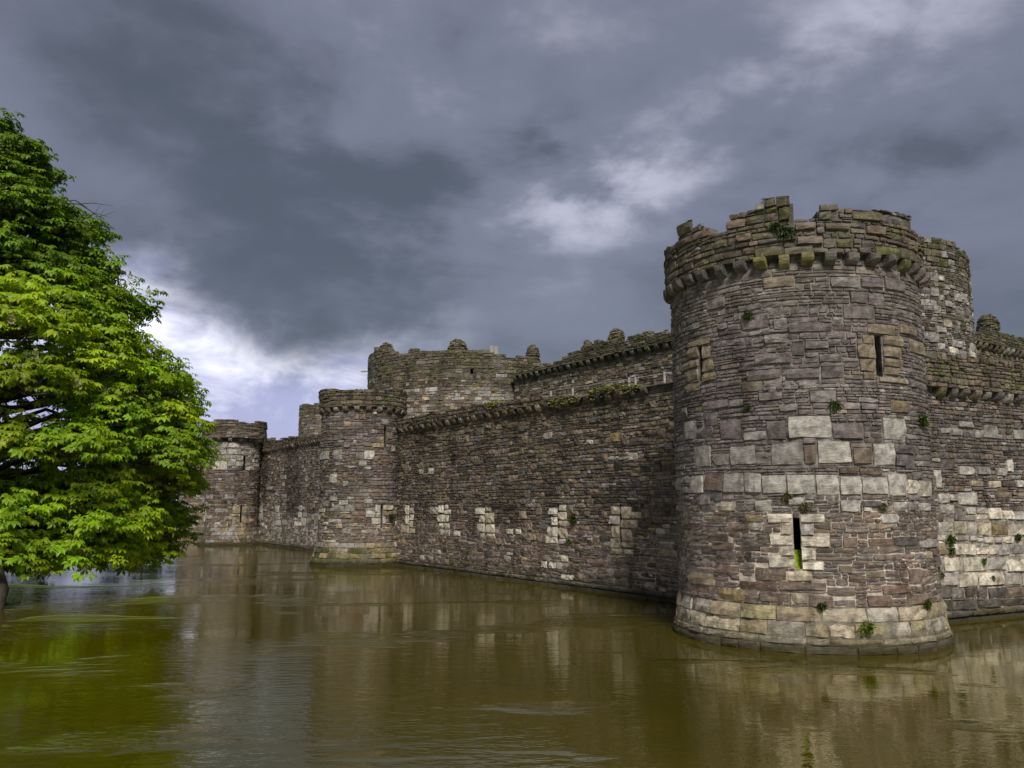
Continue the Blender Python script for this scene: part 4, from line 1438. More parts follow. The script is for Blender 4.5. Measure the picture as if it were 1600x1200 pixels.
def build_wall_2():
    _, v_cb = W2.pix(440, 700)
    Z = (260, 570, 0.275)
    sp = rects(W2, [(752, 798, 778, 830, 'pale'), (752, 834, 778, 866, 'pale'), (730, 890, 765, 915, 'white'), (770, 868, 792, 914, 'pale'), (778, 836, 796, 864, 'pale'), (622, 800, 642, 840, 'pale'), (622, 845, 640, 880, 'grey'), (660, 880, 685, 910, 'pale'), (622, 884, 650, 912, 'pale'),
                    (525, 800, 545, 840, 'pale'), (525, 842, 545, 880, 'pale'), (650, 625, 680, 650, 'grey'), (570, 690, 600, 710, 'grey')], *Z)
    holes = []
    for q in ((765, 798, 769, 912), (643, 800, 647, 880)):
        h = rects(W2, [(*q, None)], *Z)[0][:4]
        m = (h[0] + h[1]) / 2
        holes.append((m - 0.08, m + 0.08, h[2], h[3]))
    bt = poly_fn([W2.pix(x, y, 0.2) for x, y in ((400, 687), (440, 686), (455, 682), (497, 681))])
    topf = lambda u: bt(u) + 0.25 * ((vn(u * 1.3, 3.0, 24)) - 0.5)

    def colfun(u, v, L, h, q):
        st = (vn(u * 0.5, v * 0.12, 25))
        c = mixpal(q, brown=5, purple=1.5, grey=1.8, tan=1, dark=1) if v > 3 else mixpal(q, brown=3, grey=3, pale=1.6, tan=1.2)
        if st > 0.6 and v > 2.5:
            c = c * 0.45
        return c * q.uniform(0.7, 1.2)
    return curtain('curtain_wall', W2, -1.6, W2.len + 1.2, v_cb - 0.14, topf, 'dark streaked stone wall between the smaller tower and the farther one', 61, colfun, sp, holes, hf=hfun_range(0.15, 0.3), single=110, step=0.62, lod=1)


build_wall_2()


def build_tower_3():
    c, r = tower_between(320, 404, 780, 82)
    sf = Round(c, r)
    Z = (250, 640, 180 / 939.0)
    _, v_cb = sf.pix(365, 688)
    _, vpl = sf.pix(365, 824)
    sp = rects(sf, [(495, 262, 555, 310, 'pale'), (558, 265, 650, 310, 'pale'), (415, 325, 540, 365, 'pale'), (545, 318, 660, 365, 'pale'), (465, 372, 570, 412, 'grey'), (430, 418, 548, 490, 'pale'), (552, 425, 600, 460, 'grey'),
                    (620, 420, 678, 462, 'pale'), (625, 372, 678, 415, 'pale'), (655, 335, 700, 368, 'pale'), (590, 785, 655, 845, 'tan'), (570, 848, 650, 872, 'tan'), (592, 875, 650, 925, 'tan'), (668, 785, 715, 840, 'tan'), (665, 885, 775, 928, 'tan'), (720, 795, 770, 820, 'grey'), (378, 858, 418, 890, 'pale'), (350, 800, 372, 850, 'white'), (350, 862, 368, 915, 'white'), (378, 690, 430, 728, 'grey'), (525, 705, 600, 728, 'grey'), (715, 665, 760, 690, 'grey')], *Z)
    holes = []
    for q, hw in (((679, 378, 699, 495), 0.10), ((655, 780, 666, 925), 0.08)):
        h = rects(sf, [(*q, None)], *Z)[0][:4]
        m = (h[0] + h[1]) / 2
        holes.append((m - hw, m + hw, h[2], h[3]))
    topf = profile(sf, ((322, 659), (335, 658), (340, 656), (350, 656), (351, 660), (357, 655), (372, 655), (374, 660), (378, 657), (384, 661), (392, 663), (396, 659), (402, 658), (412, 659), (418, 662)), 0.2, r)

    def colfun(u, v, L, h, q):
        if v > v_cb - 2.6:
            c = mixpal(q, grey=3, pale=2.5, brown=1.5)
        elif v > 3.6:
            c = mixpal(q, brown=5, purple=1.5, dark=1, grey=0.6)
        else:
            c = mixpal(q, brown=5, red=1, grey=1.3, tan=1, pale=0.5)
        return c * q.uniform(0.75, 1.15)
    round_tower('interval_tower', c, r, v_cb - 0.12, topf, 'farther round tower with pale upper courses beside the tree', 71, colfun, sp, holes, v_plinth=vpl, flare=0.5, single=110, lod=1, pw=0.5, csize=(0.36, 0.34, 0.5), cstep=0.85,
                hf=hfun_range(0.17, 0.34))
    c, r = tower_between(281, 346, 780, 112)
    sf = Round(c, r)
    _, v_cb = sf.pix(320, 712)
    topf = profile(sf, ((282, 692), (300, 690), (340, 692)), 0.2, r)
    _, vpl = sf.pix(300, 812)
    round_tower('interval_tower', c, r, v_cb, topf, 'most distant tower half hidden by the tree leaves', 73, lambda u, v, L, h, q: mixpal(q, brown=4, grey=2.5, tan=1, pale=0.8) * q.uniform(0.7, 1.1), (), (),
                v_plinth=vpl, flare=0.6, single=40, lod=1, hf=hfun_range(0.25, 0.45), cstep=1.0)


build_tower_3()


# =================================================================== INNER WARD
IW0 = WA0 + WALL_IN * 15.0
IW = Line(IW0 - WALL_D * 2.0, IW0 + WALL_D * 36.0)
if True:
    _, _a = IW.pix(1046, 537)
    _, _b = IW.pix(850, 585)
V_IW = 0.5 * (_a + _b)


def inner_col(u, v, L, h, q):
    c = mixpal(q, brown=5, olive=2.5, grey=1.6, tan=1.1, dark=0.8, pale=0.4)
    return c * q.uniform(0.75, 1.25)


def inner_pcol(u, v, L, h, q):
    return mixpal(q, olive=5, brown=2.5, moss=1.6, dark=1.2) * q.uniform(0.75, 1.2)


def merlon(root, p, r, h, seed, tint='olive'):
    """weathered stump of a merlon: thin mossy courses heaped to a rounded top"""
    z0 = p[2]
    bat = lambda v: np.interp((v - z0) / h, [0, 0.3, 0.55, 0.8, 1.0], [0.12 * r, 0.06 * r, -0.04 * r, -0.24 * r, -0.66 * r])
    sf = Round(p, r, bat)
    ms = Masonry(sf, seed)
    ms.lay(-math.pi * r, math.pi * r, z0, z0 + h, hfun_range(0.10, 0.18), lfun_std(2.6, 0.4, 0.2, 0.7),
           lambda u, v, L, hh, q: mixpal(q, olive=4, moss=3, dark=2, brown=2) * q.uniform(0.7, 1.2), gap=0.004, proud=(-0.06, 0.12 * r), split=0.4, depth=0.3)
    part = link('merlon_stump', None, root, p - np.array(root.location))
    arr = np.array(ms.stones, float)
    rr_ = np.random.RandomState(seed)
    arr = arr[rr_.uniform(0, 1, len(arr)) > 0.16]
    arr[:, 2:6] += rr_.normal(0, 0.02, (len(arr), 1))
    P, fc, C = ms.verts(arr, 1)
    S, V, _ = P.shape
    F = (fc[None] + (np.arange(S) * V)[:, None, None]).reshape(-1, 4)
    link('layered_masonry', mesh_from('layered_masonry', P.reshape(-1, 3) - p, F, M_STONE, C.reshape(-1, 3)), part, kind='stuff')
    # core
    n = 14
    pts, F = [], []
    vs = np.linspace(-0.3, h - 0.03, 6)
    for v in vs:
        for i in range(n):
            a = 2 * math.pi * r * i / n
            pts.append(sf.map(a, z0 + max(v, 0.0), -0.08) - p + np.array([0, 0, min(v, 0)]))
    for j in range(5):
        for i in range(n):
            k = (i + 1) % n
            F.append((j * n + i, j * n + k, (j + 1) * n + k, (j + 1) * n + i))
    pts.append(np.array([0, 0, h - 0.02]))
    for i in range(0, n, 2):
        F.append((5 * n + i, 5 * n + (i + 1) % n, 5 * n + (i + 2) % n, len(pts) - 1))
    pts = np.array(pts)
    link('merlon_core', mesh_from('merlon_core', pts, np.array(F), M_MOSS, np.tile((0.075, 0.08, 0.025), (len(pts), 1))), part)


def build_inner():
    # inner curtain rising behind the long wall
    pts = [IW.pix(x, y, 0.2) for x, y in ((840, 575), (856, 570), (875, 564), (888, 556), (898, 547), (910, 545), (930, 536), (942, 534), (975, 534), (985, 526), (1005, 522), (1020, 527), (1030, 522), (1052, 521), (1100, 515))]
    bt = poly_fn(pts)
    topf = lambda u: max(V_IW + 0.45, bt(u) + 0.25 * ((vn(u * 1.5, 6.0, 34)) - 0.5))
    u_a = IW.pix(1120, 560)[0]
    u_b = IW.pix(826, 560)[0] + 2
    lo = 6.0
    root = curtain('inner_wall', IW, min(u_a, u_b), max(u_a, u_b), V_IW - 0.18, topf, 'high inner wall with a long row of corbels rising behind the long wall', 81, inner_col, lod=1, single=120,
                   hf=hfun_range(0.16, 0.3), step=0.78, csize=(0.36, 0.36, 0.42), v0=lo, mortar_low=0.0, pcol=inner_pcol, par_w=0.34, ledge=False, group='inner castle walls')
    for (px, py, wpx, hpx, sd) in ((953, 540, 34, 28, 3), (912, 546, 22, 14, 4), (1003, 529, 36, 12, 5), (1036, 526, 18, 10, 6)):
        u, v = IW.pix(px, py, 0.0)
        p = IW.map(u, v - 0.15, 0.1 - wpx * 0.5 * 55 / FPX)
        f = to_px(p)[2]
        merlon(root, p, wpx * 0.42 * f / FPX, hpx * f / FPX + 0.2, 100 + sd)
    # big D-shaped inner tower left of it
    c, r = tower_between(572, 905, 700, 77)
    sf = Round(c, r)
    prof_ = ((572, 553), (584, 551), (586, 546), (606, 546), (615, 552), (640, 549), (665, 547), (690, 547), (705, 543), (725, 544), (745, 549), (775, 551), (800, 556), (822, 556), (840, 565), (856, 578))
    bt = profile(sf, prof_, 0.0, r)
    tf = lambda u: bt(u) + 0.45 * (vn(u * 1.1, 5.0, 35) - 0.5) + 0.35 * (vn(u * 3.1, 5.0, 36) - 0.5)
    holes = []
    for (x, y) in ((737, 580), (780, 565)):
        u, v = sf.pix(x, y)
        holes.append((u - 0.12, u + 0.12, v - 0.22, v + 0.22))

    def tcol(u, v, L, h, q):
        if v > 13:
            c = mixpal(q, brown=4, olive=4, dark=1.5, grey=0.6)
        else:
            c = mixpal(q, brown=4, tan=2, grey=2.6, pale=1.8, olive=1)
        return c * q.uniform(0.75, 1.25)
    t, s2 = round_tower('inner_tower', c, r, 14.6, tf, 'broad round inner tower with ragged top behind the smaller tower', 83, tcol, (), holes, has_corb=False, v_start=7.0, lod=1, single=160, hf=hfun_range(0.2, 0.38), lf=lfun_std(1.9, 0.45, 0.2, 1.1),
                        pcol=inner_pcol, span=0.5, group='inner castle towers', mortar_low=0.0)
    for (px, py, wpx, hpx, sd) in ((602, 556, 28, 17, 7), (714, 550, 34, 17, 8), (833, 566, 26, 24, 9)):
        u, v = sf.pix(px, py, -0.7)
        p = sf.map(u, v - 0.1, -0.1 - wpx * 0.5 * 66 / FPX)
        f = to_px(p)[2]
        merlon(t, p, wpx * 0.42 * f / FPX, hpx * f / FPX + 0.3, 110 + sd)
    # two upright posts on its top
    pw_ = sf.map(sf.pix(772, 552)[0], 0, -0.5)
    for k, (px, hh) in enumerate(((768.5, 0.62), (775.5, 0.58))):
        u, v = sf.pix(px, 553, -0.5)
        p = sf.map(u, v - 0.2, -0.5)
        box_thing('timber_post', p, (0.30, 0.25, hh + 0.25), M_TIMBER, 'pale upright post on the broad inner tower, %s of two' % ('left' if k == 0 else 'right'), 'post', 'posts on the inner tower')
    # projecting drain spout at its left edge
    u, v = sf.pix(574, 580)
    p = sf.map(u, v, -0.2)
    q = np.array([p[0] - 0.85, p[1], p[2] - 0.02])
    tube_thing('drain_spout', [p, q], 0.07, M_TIMBER, 'short dark spout jutting from the left edge of the broad inner tower', 'spout')
    # north west inner tower peeping between the far towers
    c, r = tower_between(467, 560, 660, 108)
    s3 = Round(c, r)
    tf3 = profile(s3, ((467, 634), (480, 632), (497, 630), (520, 630)), 0, r)
    round_tower('inner_tower', c, r, s3.pix(490, 640)[1] - 0.6, tf3, 'plain distant inner tower peeping out above the streaked wall', 85, lambda u, v, L, h, q: mixpal(q, brown=4, grey=2.5, olive=1.5) * q.uniform(0.75, 1.1), (), (),
                has_corb=False, v_start=6.0, lod=1, single=20, hf=hfun_range(0.25, 0.45), span=0.5, group='inner castle towers', mortar_low=0.0)
    # south west inner tower behind the corner tower
    d = 48.0
    a = math.atan(ray(1526, 560)[0] / ray(1526, 560)[1])
    r = 5.5
    m_ = a - math.asin(r / d)
    c = np.array([d * math.sin(m_), d * math.cos(m_)])
    s4 = Round(c, r)
    tf4 = profile(s4, ((1440, 371), (1455, 372), (1470, 374), (1480, 376), (1495, 385), (1508, 391), (1516, 401), (1521, 408)), 0, r)
    sp = rects(s4, [(210, 245, 260, 298, 'grey'), (212, 340, 262, 395, 'grey'), (215, 440, 268, 490, 'pale'), (365, 470, 412, 525, 'pale'), (285, 202, 325, 252, 'moss'), (340, 275, 370, 322, 'olive'), (440, 310, 462, 352, 'olive'),
                    (295, 635, 350, 685, 'beige'), (230, 550, 285, 600, 'grey'), (370, 575, 430, 605, 'grey'), (265, 360, 305, 398, 'pale'), (300, 415, 335, 450, 'grey'), (205, 715, 270, 780, 'grey'), (260, 785, 305, 825, 'pale'), (330, 810, 395, 850, 'white'), (350, 765, 420, 810, 'pale'),
                    (250, 680, 320, 725, 'grey'), (460, 610, 490, 650, 'grey'), (470, 475, 495, 515, 'pale'), (395, 830, 440, 868, 'grey'), (465, 785, 495, 835, 'pale'), (460, 840, 515, 878, 'white'), (440, 680, 480, 715, 'grey'), (305, 515, 355, 560, 'grey')], 1400, 340, 0.25)

    def c4(u, v, L, h, q):
        c = mixpal(q, grey=2.8, brown=3, purple=1.5, olive=2.0, pale=1.0, dark=1.0)
        if v > 14:
            c = 0.5 * c + 0.5 * np.array(PAL['olive'])
        return c * q.uniform(0.75, 1.2)
    round_tower('inner_tower', c, r, 15.0, tf4, 'round inner tower with pale stones close behind the large corner tower', 87, c4, sp, (), has_corb=False, v_start=6.5, lod=0, single=180, hf=hfun_range(0.15, 0.34), lf=lfun_std(1.5, 0.4, 0.15, 0.8),
                pcol=lambda u, v, L, h, q: mixpal(q, olive=4, moss=2, grey=1.5, dark=1.5) * q.uniform(0.7, 1.1), span=0.55, group='inner castle towers', mortar_low=0.0)
    # inner wall on the right
    hgt = V_IW
    p1 = EYE + ray(1535, 543) * ((hgt - EYE[2]) / ray(1535, 543)[2])
    p2 = EYE + ray(1596, 557) * ((hgt - EYE[2]) / ray(1596, 557)[2])
    dd = (p2 - p1)[:2]
    dd /= np.linalg.norm(dd)
    L5 = Line(p1[:2] - dd * 8, p1[:2] + dd * 25)
    bt5 = poly_fn([L5.pix(x, y, 0.3) for x, y in ((1500, 520), (1530, 520), (1540, 514), (1568, 520), (1580, 523), (1600, 530), (1640, 542))])
    tf5 = lambda u: max(hgt + 0.5, bt5(u) + 0.2 * ((vn(u * 1.5, 7.0, 36)) - 0.5))
    root = curtain('inner_wall', L5, 4, 30, hgt - 0.15, tf5, 'inner wall with corbels above the wall beyond the large tower', 89, inner_col, lod=1, single=60, hf=hfun_range(0.15, 0.28), step=0.75, csize=(0.36, 0.40, 0.42), v0=7.0,
                   mortar_low=0.0, pcol=inner_pcol, par_w=0.34, ledge=False, group='inner castle walls')
    u, v = L5.pix(1554, 514, 0.0)
    p = L5.map(u, v - 0.1, -0.4)
    merlon(root, p, 15 * to_px(p)[2] / FPX, 27 * to_px(p)[2] / FPX, 131)


def box_thing(name, p, size, mat, label, cat, group=None, parent=None):
    x, y, z = size[0] / 2, size[1] / 2, size[2]
    b = min(x, y) * 0.18
    P = []
    for (zz, k) in ((0, 0), (z - b, 0), (z, b)):
        P += [(-x + k, -y + k, zz), (x - k, -y + k, zz), (x - k, y - k, zz), (-x + k, y - k, zz)]
    F = [(0, 3, 2, 1), (8, 9, 10, 11)]
    for j in (0, 4):
        for i in range(4):
            k = (i + 1) % 4
            F.append((j + i, j + k, j + 4 + k, j + 4 + i))
    me = mesh_from(name, np.array(P), np.array(F), mat)
    if parent is not None:
        return link(name, me, parent, p)
    return link(name, me, None, p, None, label, cat, group)


def tube_arrays(pts, rads, sides=6):
    pts = [np.array(p, float) for p in pts]
    V, F = [], []
    for i, p in enumerate(pts):
        t = pts[min(i + 1, len(pts) - 1)] - pts[max(i - 1, 0)]
        t = t / (np.linalg.norm(t) + 1e-9)
        a = np.cross(t, (0, 0, 1.0) if abs(t[2]) < 0.9 else (1.0, 0, 0))
        a /= np.linalg.norm(a)
        b = np.cross(t, a)
        for k in range(sides):
            an = 2 * math.pi * k / sides
            V.append(p + rads[i] * (a * math.cos(an) + b * math.sin(an)))
    for i in range(len(pts) - 1):
        for k in range(sides):
            m = (k + 1) % sides
            F.append((i * sides + k, i * sides + m, (i + 1) * sides + m, (i + 1) * sides + k))
    return V, F


def tube_thing(name, pts, r, mat, label=None, cat=None, parent=None, group=None):
    o = np.array(pts[0])
    V, F = tube_arrays([np.array(p) - o for p in pts], [r] * len(pts), 8)
    n = len(V)
    F += [(0, 1, 2, 3), (0, 3, 4, 5), (0, 5, 6, 7), (n - 8, n - 7, n - 6, n - 5), (n - 8, n - 5, n - 4, n - 3), (n - 8, n - 3, n - 2, n - 1)]
    me = mesh_from(name, np.array(V), np.array(F), mat, smooth=False)
    if parent is not None:
        return link(name, me, parent, o - np.array(parent.location))
    return link(name, me, None, o, None, label, cat, group)


build_inner()


# ---- visitor railing on the wall walk
def build_railing():
    w = -0.9
    zt = VC_A + 0.28
    ends = [WA.pix(848, 613, w), WA.pix(1044, 583, w)]
    u0, u1 = ends[0][0], ends[1][0]
    root = thing('safety_railing', WA.map((u0 + u1) / 2, zt, w), 'thin metal railing along the walk on top of the long wall', 'railing')
    base = np.array(root.location)
    for (px, py) in ((861, 611), (895, 607), (983, 590), (993, 597), (1038, 582)):
        u, v = WA.pix(px, py, w)
        p = WA.map(u, zt, w)
        box_thing('post', p - base, (0.09, 0.09, max(0.7, v - zt)), M_TIMBER, None, None, parent=root)
    for k in (0.0, 0.42):
        a = WA.map(u0, ends[0][1] - k, w)
        b = WA.map(u1, ends[1][1] - k, w)
        tube_thing('rail', [a, b], 0.016, M_STEEL, parent=root)


build_railing()


# =================================================================== PLANTS
def leaflet_card(rng_np, n):
    pass


def tuft(p, nrm, size, seed, label, col=(0.07, 0.13, 0.015), n=70, group='small plants rooted in the stonework', droop=0.5, name='wall_plant'):
    """small fern or herb rooted in a joint: many narrow curved leaves"""
    rs = np.random.RandomState(seed)
    V, F, C = [], [], []
    nrm = np.array(nrm, float)
    sd = np.cross(nrm, (0, 0, 1.0))
    sd /= np.linalg.norm(sd)
    up = np.array([0, 0, 1.0])
    n = int(n * 2.2)
    for i in range(n):
        q = rs.normal(0, 1, 3)
        q /= np.linalg.norm(q)
        q *= size * 0.55 * rs.uniform(0.35, 1.0) * (0.8 + 0.4 * math.sin(3 * math.atan2(q[2], q @ sd)))
        c0 = sd * q[0] * 1.1 + up * (q[1] * 0.8 - 0.12 * size * droop) + nrm * abs(q[2]) * 0.55
        d = c0 / (np.linalg.norm(c0) + 1e-6) + rs.normal(0, 0.5, 3) - up * 0.3 * droop
        d /= np.linalg.norm(d)
        L = 0.05 + size * rs.uniform(0.06, 0.16)
        wv = np.cross(d, nrm + rs.normal(0, 0.6, 3))
        wv /= np.linalg.norm(wv) + 1e-9
        wd = L * rs.uniform(0.16, 0.3)
        p1 = c0 + d * L * 0.5
        p2 = c0 + d * L - up * L * 0.2
        k = len(V)
        V += [c0 - wv * wd * 0.2, c0 + wv * wd * 0.2, p1 + wv * wd, p1 - wv * wd, p2 + wv * wd * 0.1, p2 - wv * wd * 0.1]
        F += [(k, k + 1, k + 2, k + 3), (k + 3, k + 2, k + 4, k + 5)]
        C += [np.array(col) * rs.uniform(0.5, 1.5)] * 6
    root = thing(name, p, label, 'plant', group)
    link('foliage', mesh_from('foliage', np.array(V), np.array(F), M_LEAF, np.array(C)), root)
    Vt, Ft = tube_arrays([-nrm * 0.06, nrm * 0.03, nrm * 0.05 + np.array([0, 0, size * 0.3])], [0.012, 0.01, 0.004], 4)
    link('stem', mesh_from('stem', np.array(Vt), np.array(Ft), M_BARK), root)


def place_tufts():
    M, Pp = MT_S, MT_P
    spots = [
        (MT_S, 1168, 492, 0.30, 'round green plant growing high on the large tower below the corbels', 90),
        (MT_P, 1228, 362, 0.42, 'dark green bush rooted in the parapet notch of the large tower', 130),
        (MT_P, 1212, 352, 0.30, 'dark tuft just left of the bush in the parapet notch', 70),
        (MT_S, 1304, 632, 0.32, 'green plant between the loops halfway up the large tower', 80),
        (MT_S, 1168, 636, 0.14, 'tiny green sprig at mid height on the left of the large tower', 40),
        (MT_S, 1440, 655, 0.45, 'trailing green plant at the right edge of the large tower', 120),
        (MT_S, 1230, 775, 0.28, 'dry grassy tuft under the band of pale blocks, near the middle', 60),
        (MT_S, 1258, 790, 0.26, 'dry grassy tuft just above the lowest loop of the large tower', 60),
        (MT_S, 1378, 790, 0.24, 'dry grassy tuft under the band of pale blocks, to the right', 50),
        (MT_S, 1284, 946, 0.22, 'dark green plant on the plinth top below the lowest loop', 70),
        (MT_S, 1448, 942, 0.28, 'leafy green plant at the right end of the plinth', 80),
        (RW, 1484, 842, 0.42, 'large green plant on the pale wall next to the large tower', 120),
        (RW, 1486, 860, 0.30, 'green plant hanging below the large one on the pale wall', 70),
        (RW, 1535, 876, 0.30, 'green plant in the joints of the pale wall further along', 70),
        (RW, 1549, 902, 0.22, 'small dark plant low on the pale wall', 40),
        (RW, 1590, 838, 0.30, 'dark plant on the pale wall at the right border', 60),
        (RW, 1470, 897, 0.22, 'small plant at the foot of the corner by the large tower', 50),
        (WA, 896, 809, 0.45, 'dark ivy clump beside the blocked loop on the long wall', 120),
        (WA, 889, 845, 0.32, 'green plant below the blocked loop on the long wall', 70),
        (T2S, 612, 808, 0.55, 'dark bush in the angle of smaller tower and long wall', 120),
    ]
    for i, (sf, px, py, sz, lab, n) in enumerate(spots):
        sz *= 0.78
        u, v = sf.pix(px, py, 0.02)
        col = (0.055, 0.092, 0.014) if 'dry' not in lab else (0.09, 0.085, 0.03)
        if 'dark' in lab:
            col = (0.032, 0.055, 0.010)
        tuft(sf.map(u, v, 0.03), sf.normal(u), sz, 300 + i, lab, col, n)
    # plinth plant on the sloping stones
    u, v = MT_S.pix(1354, 978, 0.12)
    tuft(MT_S.map(u, v, 0.16), MT_S.normal(u), 0.30, 350, 'spreading green plant in the middle of the sloping plinth', (0.09, 0.13, 0.015), 90)
    # sprigs on the highest merlon
    u, v = MT_P.pix(1192, 311)
    tuft(MT_P.map(u, v - 0.05, -0.15), MT_P.normal(u), 0.22, 351, 'thin sprig on the highest merlon of the large tower', (0.05, 0.05, 0.03), 14, droop=-0.3)
    u, v = MT_P.pix(1088, 352)
    tuft(MT_P.map(u, v - 0.05, -0.15), MT_P.normal(u), 0.22, 352, 'dry weeds on the broken left end of the parapet', (0.10, 0.09, 0.04), 30, droop=-0.2)
    # moss cushions along the long wall's parapet
    rs = np.random.RandomState(4)
    for k, (px, py, ln, lab) in enumerate(((875, 626, 2.6, 'yellow green moss on the middle of the long wall top'), (945, 607, 2.2, 'yellow green moss near the railing posts on the long wall'),
                                           (770, 630, 1.6, 'thin moss streak on the farther part of the long wall top'), (985, 606, 1.0, 'moss cushion where the long wall top nears the large tower'))):
        u, v = WA.pix(px, py, 0.2)
        V, F, C = [], [], []
        n = int(70 * ln)
        for i in range(n):
            uu = u + rs.normal(0, 0.30) * ln
            c = WA.map(uu, v + rs.normal(-0.05, 0.09), 0.20 + rs.uniform(-0.08, 0.05))
            lump(V, F, C, c, rs.uniform(0.02, 0.07), rs.uniform(0.015, 0.045), rs, np.array((0.13, 0.125, 0.02)) * rs.uniform(0.5, 1.15))
        p = WA.map(u, v, 0.2)
        link('moss_patch', mesh_from('moss_patch', np.array(V) - p, np.array(F), M_MOSS, np.array(C), smooth=True), None, p, 'stuff', lab, 'moss', 'moss on the long wall')


def lump(V, F, C, c, r, h, rs, col):
    k = len(V)
    n = 8
    for j, (q, z) in enumerate(((1.0, -0.6), (0.95, 0.1), (0.7, 0.65), (0.25, 1.0))):
        for i in range(n):
            a = 2 * math.pi * i / n
            rr = r * q * rs.uniform(0.75, 1.2)
            V.append(c + np.array([rr * math.cos(a) * 1.2, rr * math.sin(a), h * z * rs.uniform(0.8, 1.2)]))
            C.append(col * rs.uniform(0.8, 1.2))
    for j in range(3):
        for i in range(n):
            m = (i + 1) % n
            F.append((k + j * n + i, k + j * n + m, k + (j + 1) * n + m, k + (j + 1) * n + i))
    F.append((k + 3 * n, k + 3 * n + 2, k + 3 * n + 4, k + 3 * n + 6))


place_tufts()


# ------------------------------------------------------------------ horse chestnut
def palmate_template(rs, nl=6):
    """one palmate leaf: nl folded obovate leaflets drooping from the petiole end; unit diameter, petiole along +X, up +Z"""
    V, F = [], []
    angs = np.linspace(-115, 115, nl)
    for a in angs:
        a = R(a + rs.uniform(-6, 6))
        L = (0.56 - 0.20 * abs(a) / 2.0) * rs.uniform(0.9, 1.1)
        d = np.array([math.cos(a), math.sin(a), 0])
        s = np.array([-math.sin(a), math.cos(a), 0])
        dr = rs.uniform(0.10, 0.26)
        p = lambda t, w, z: d * t * L + s * w * L + np.array([0, 0, z * L])
        k = len(V)
        V += [p(0.02, 0, 0.0), p(0.64, 0.235, -dr * 0.45), p(0.60, 0.0, -dr * 0.45 - 0.06), p(0.64, -0.235, -dr * 0.45), p(1.0, 0, -dr - 0.22)]
        F += [(k, k + 2, k + 1), (k, k + 3, k + 2), (k + 1, k + 2, k + 4), (k + 2, k + 3, k + 4)]
    return np.array(V), np.array(F)


def frame_from(axis_x, up):
    x = axis_x / np.linalg.norm(axis_x)
    y = np.cross(up, x)
    y /= np.linalg.norm(y) + 1e-9
    z = np.cross(x, y)
    return np.stack([x, y, z], 1)


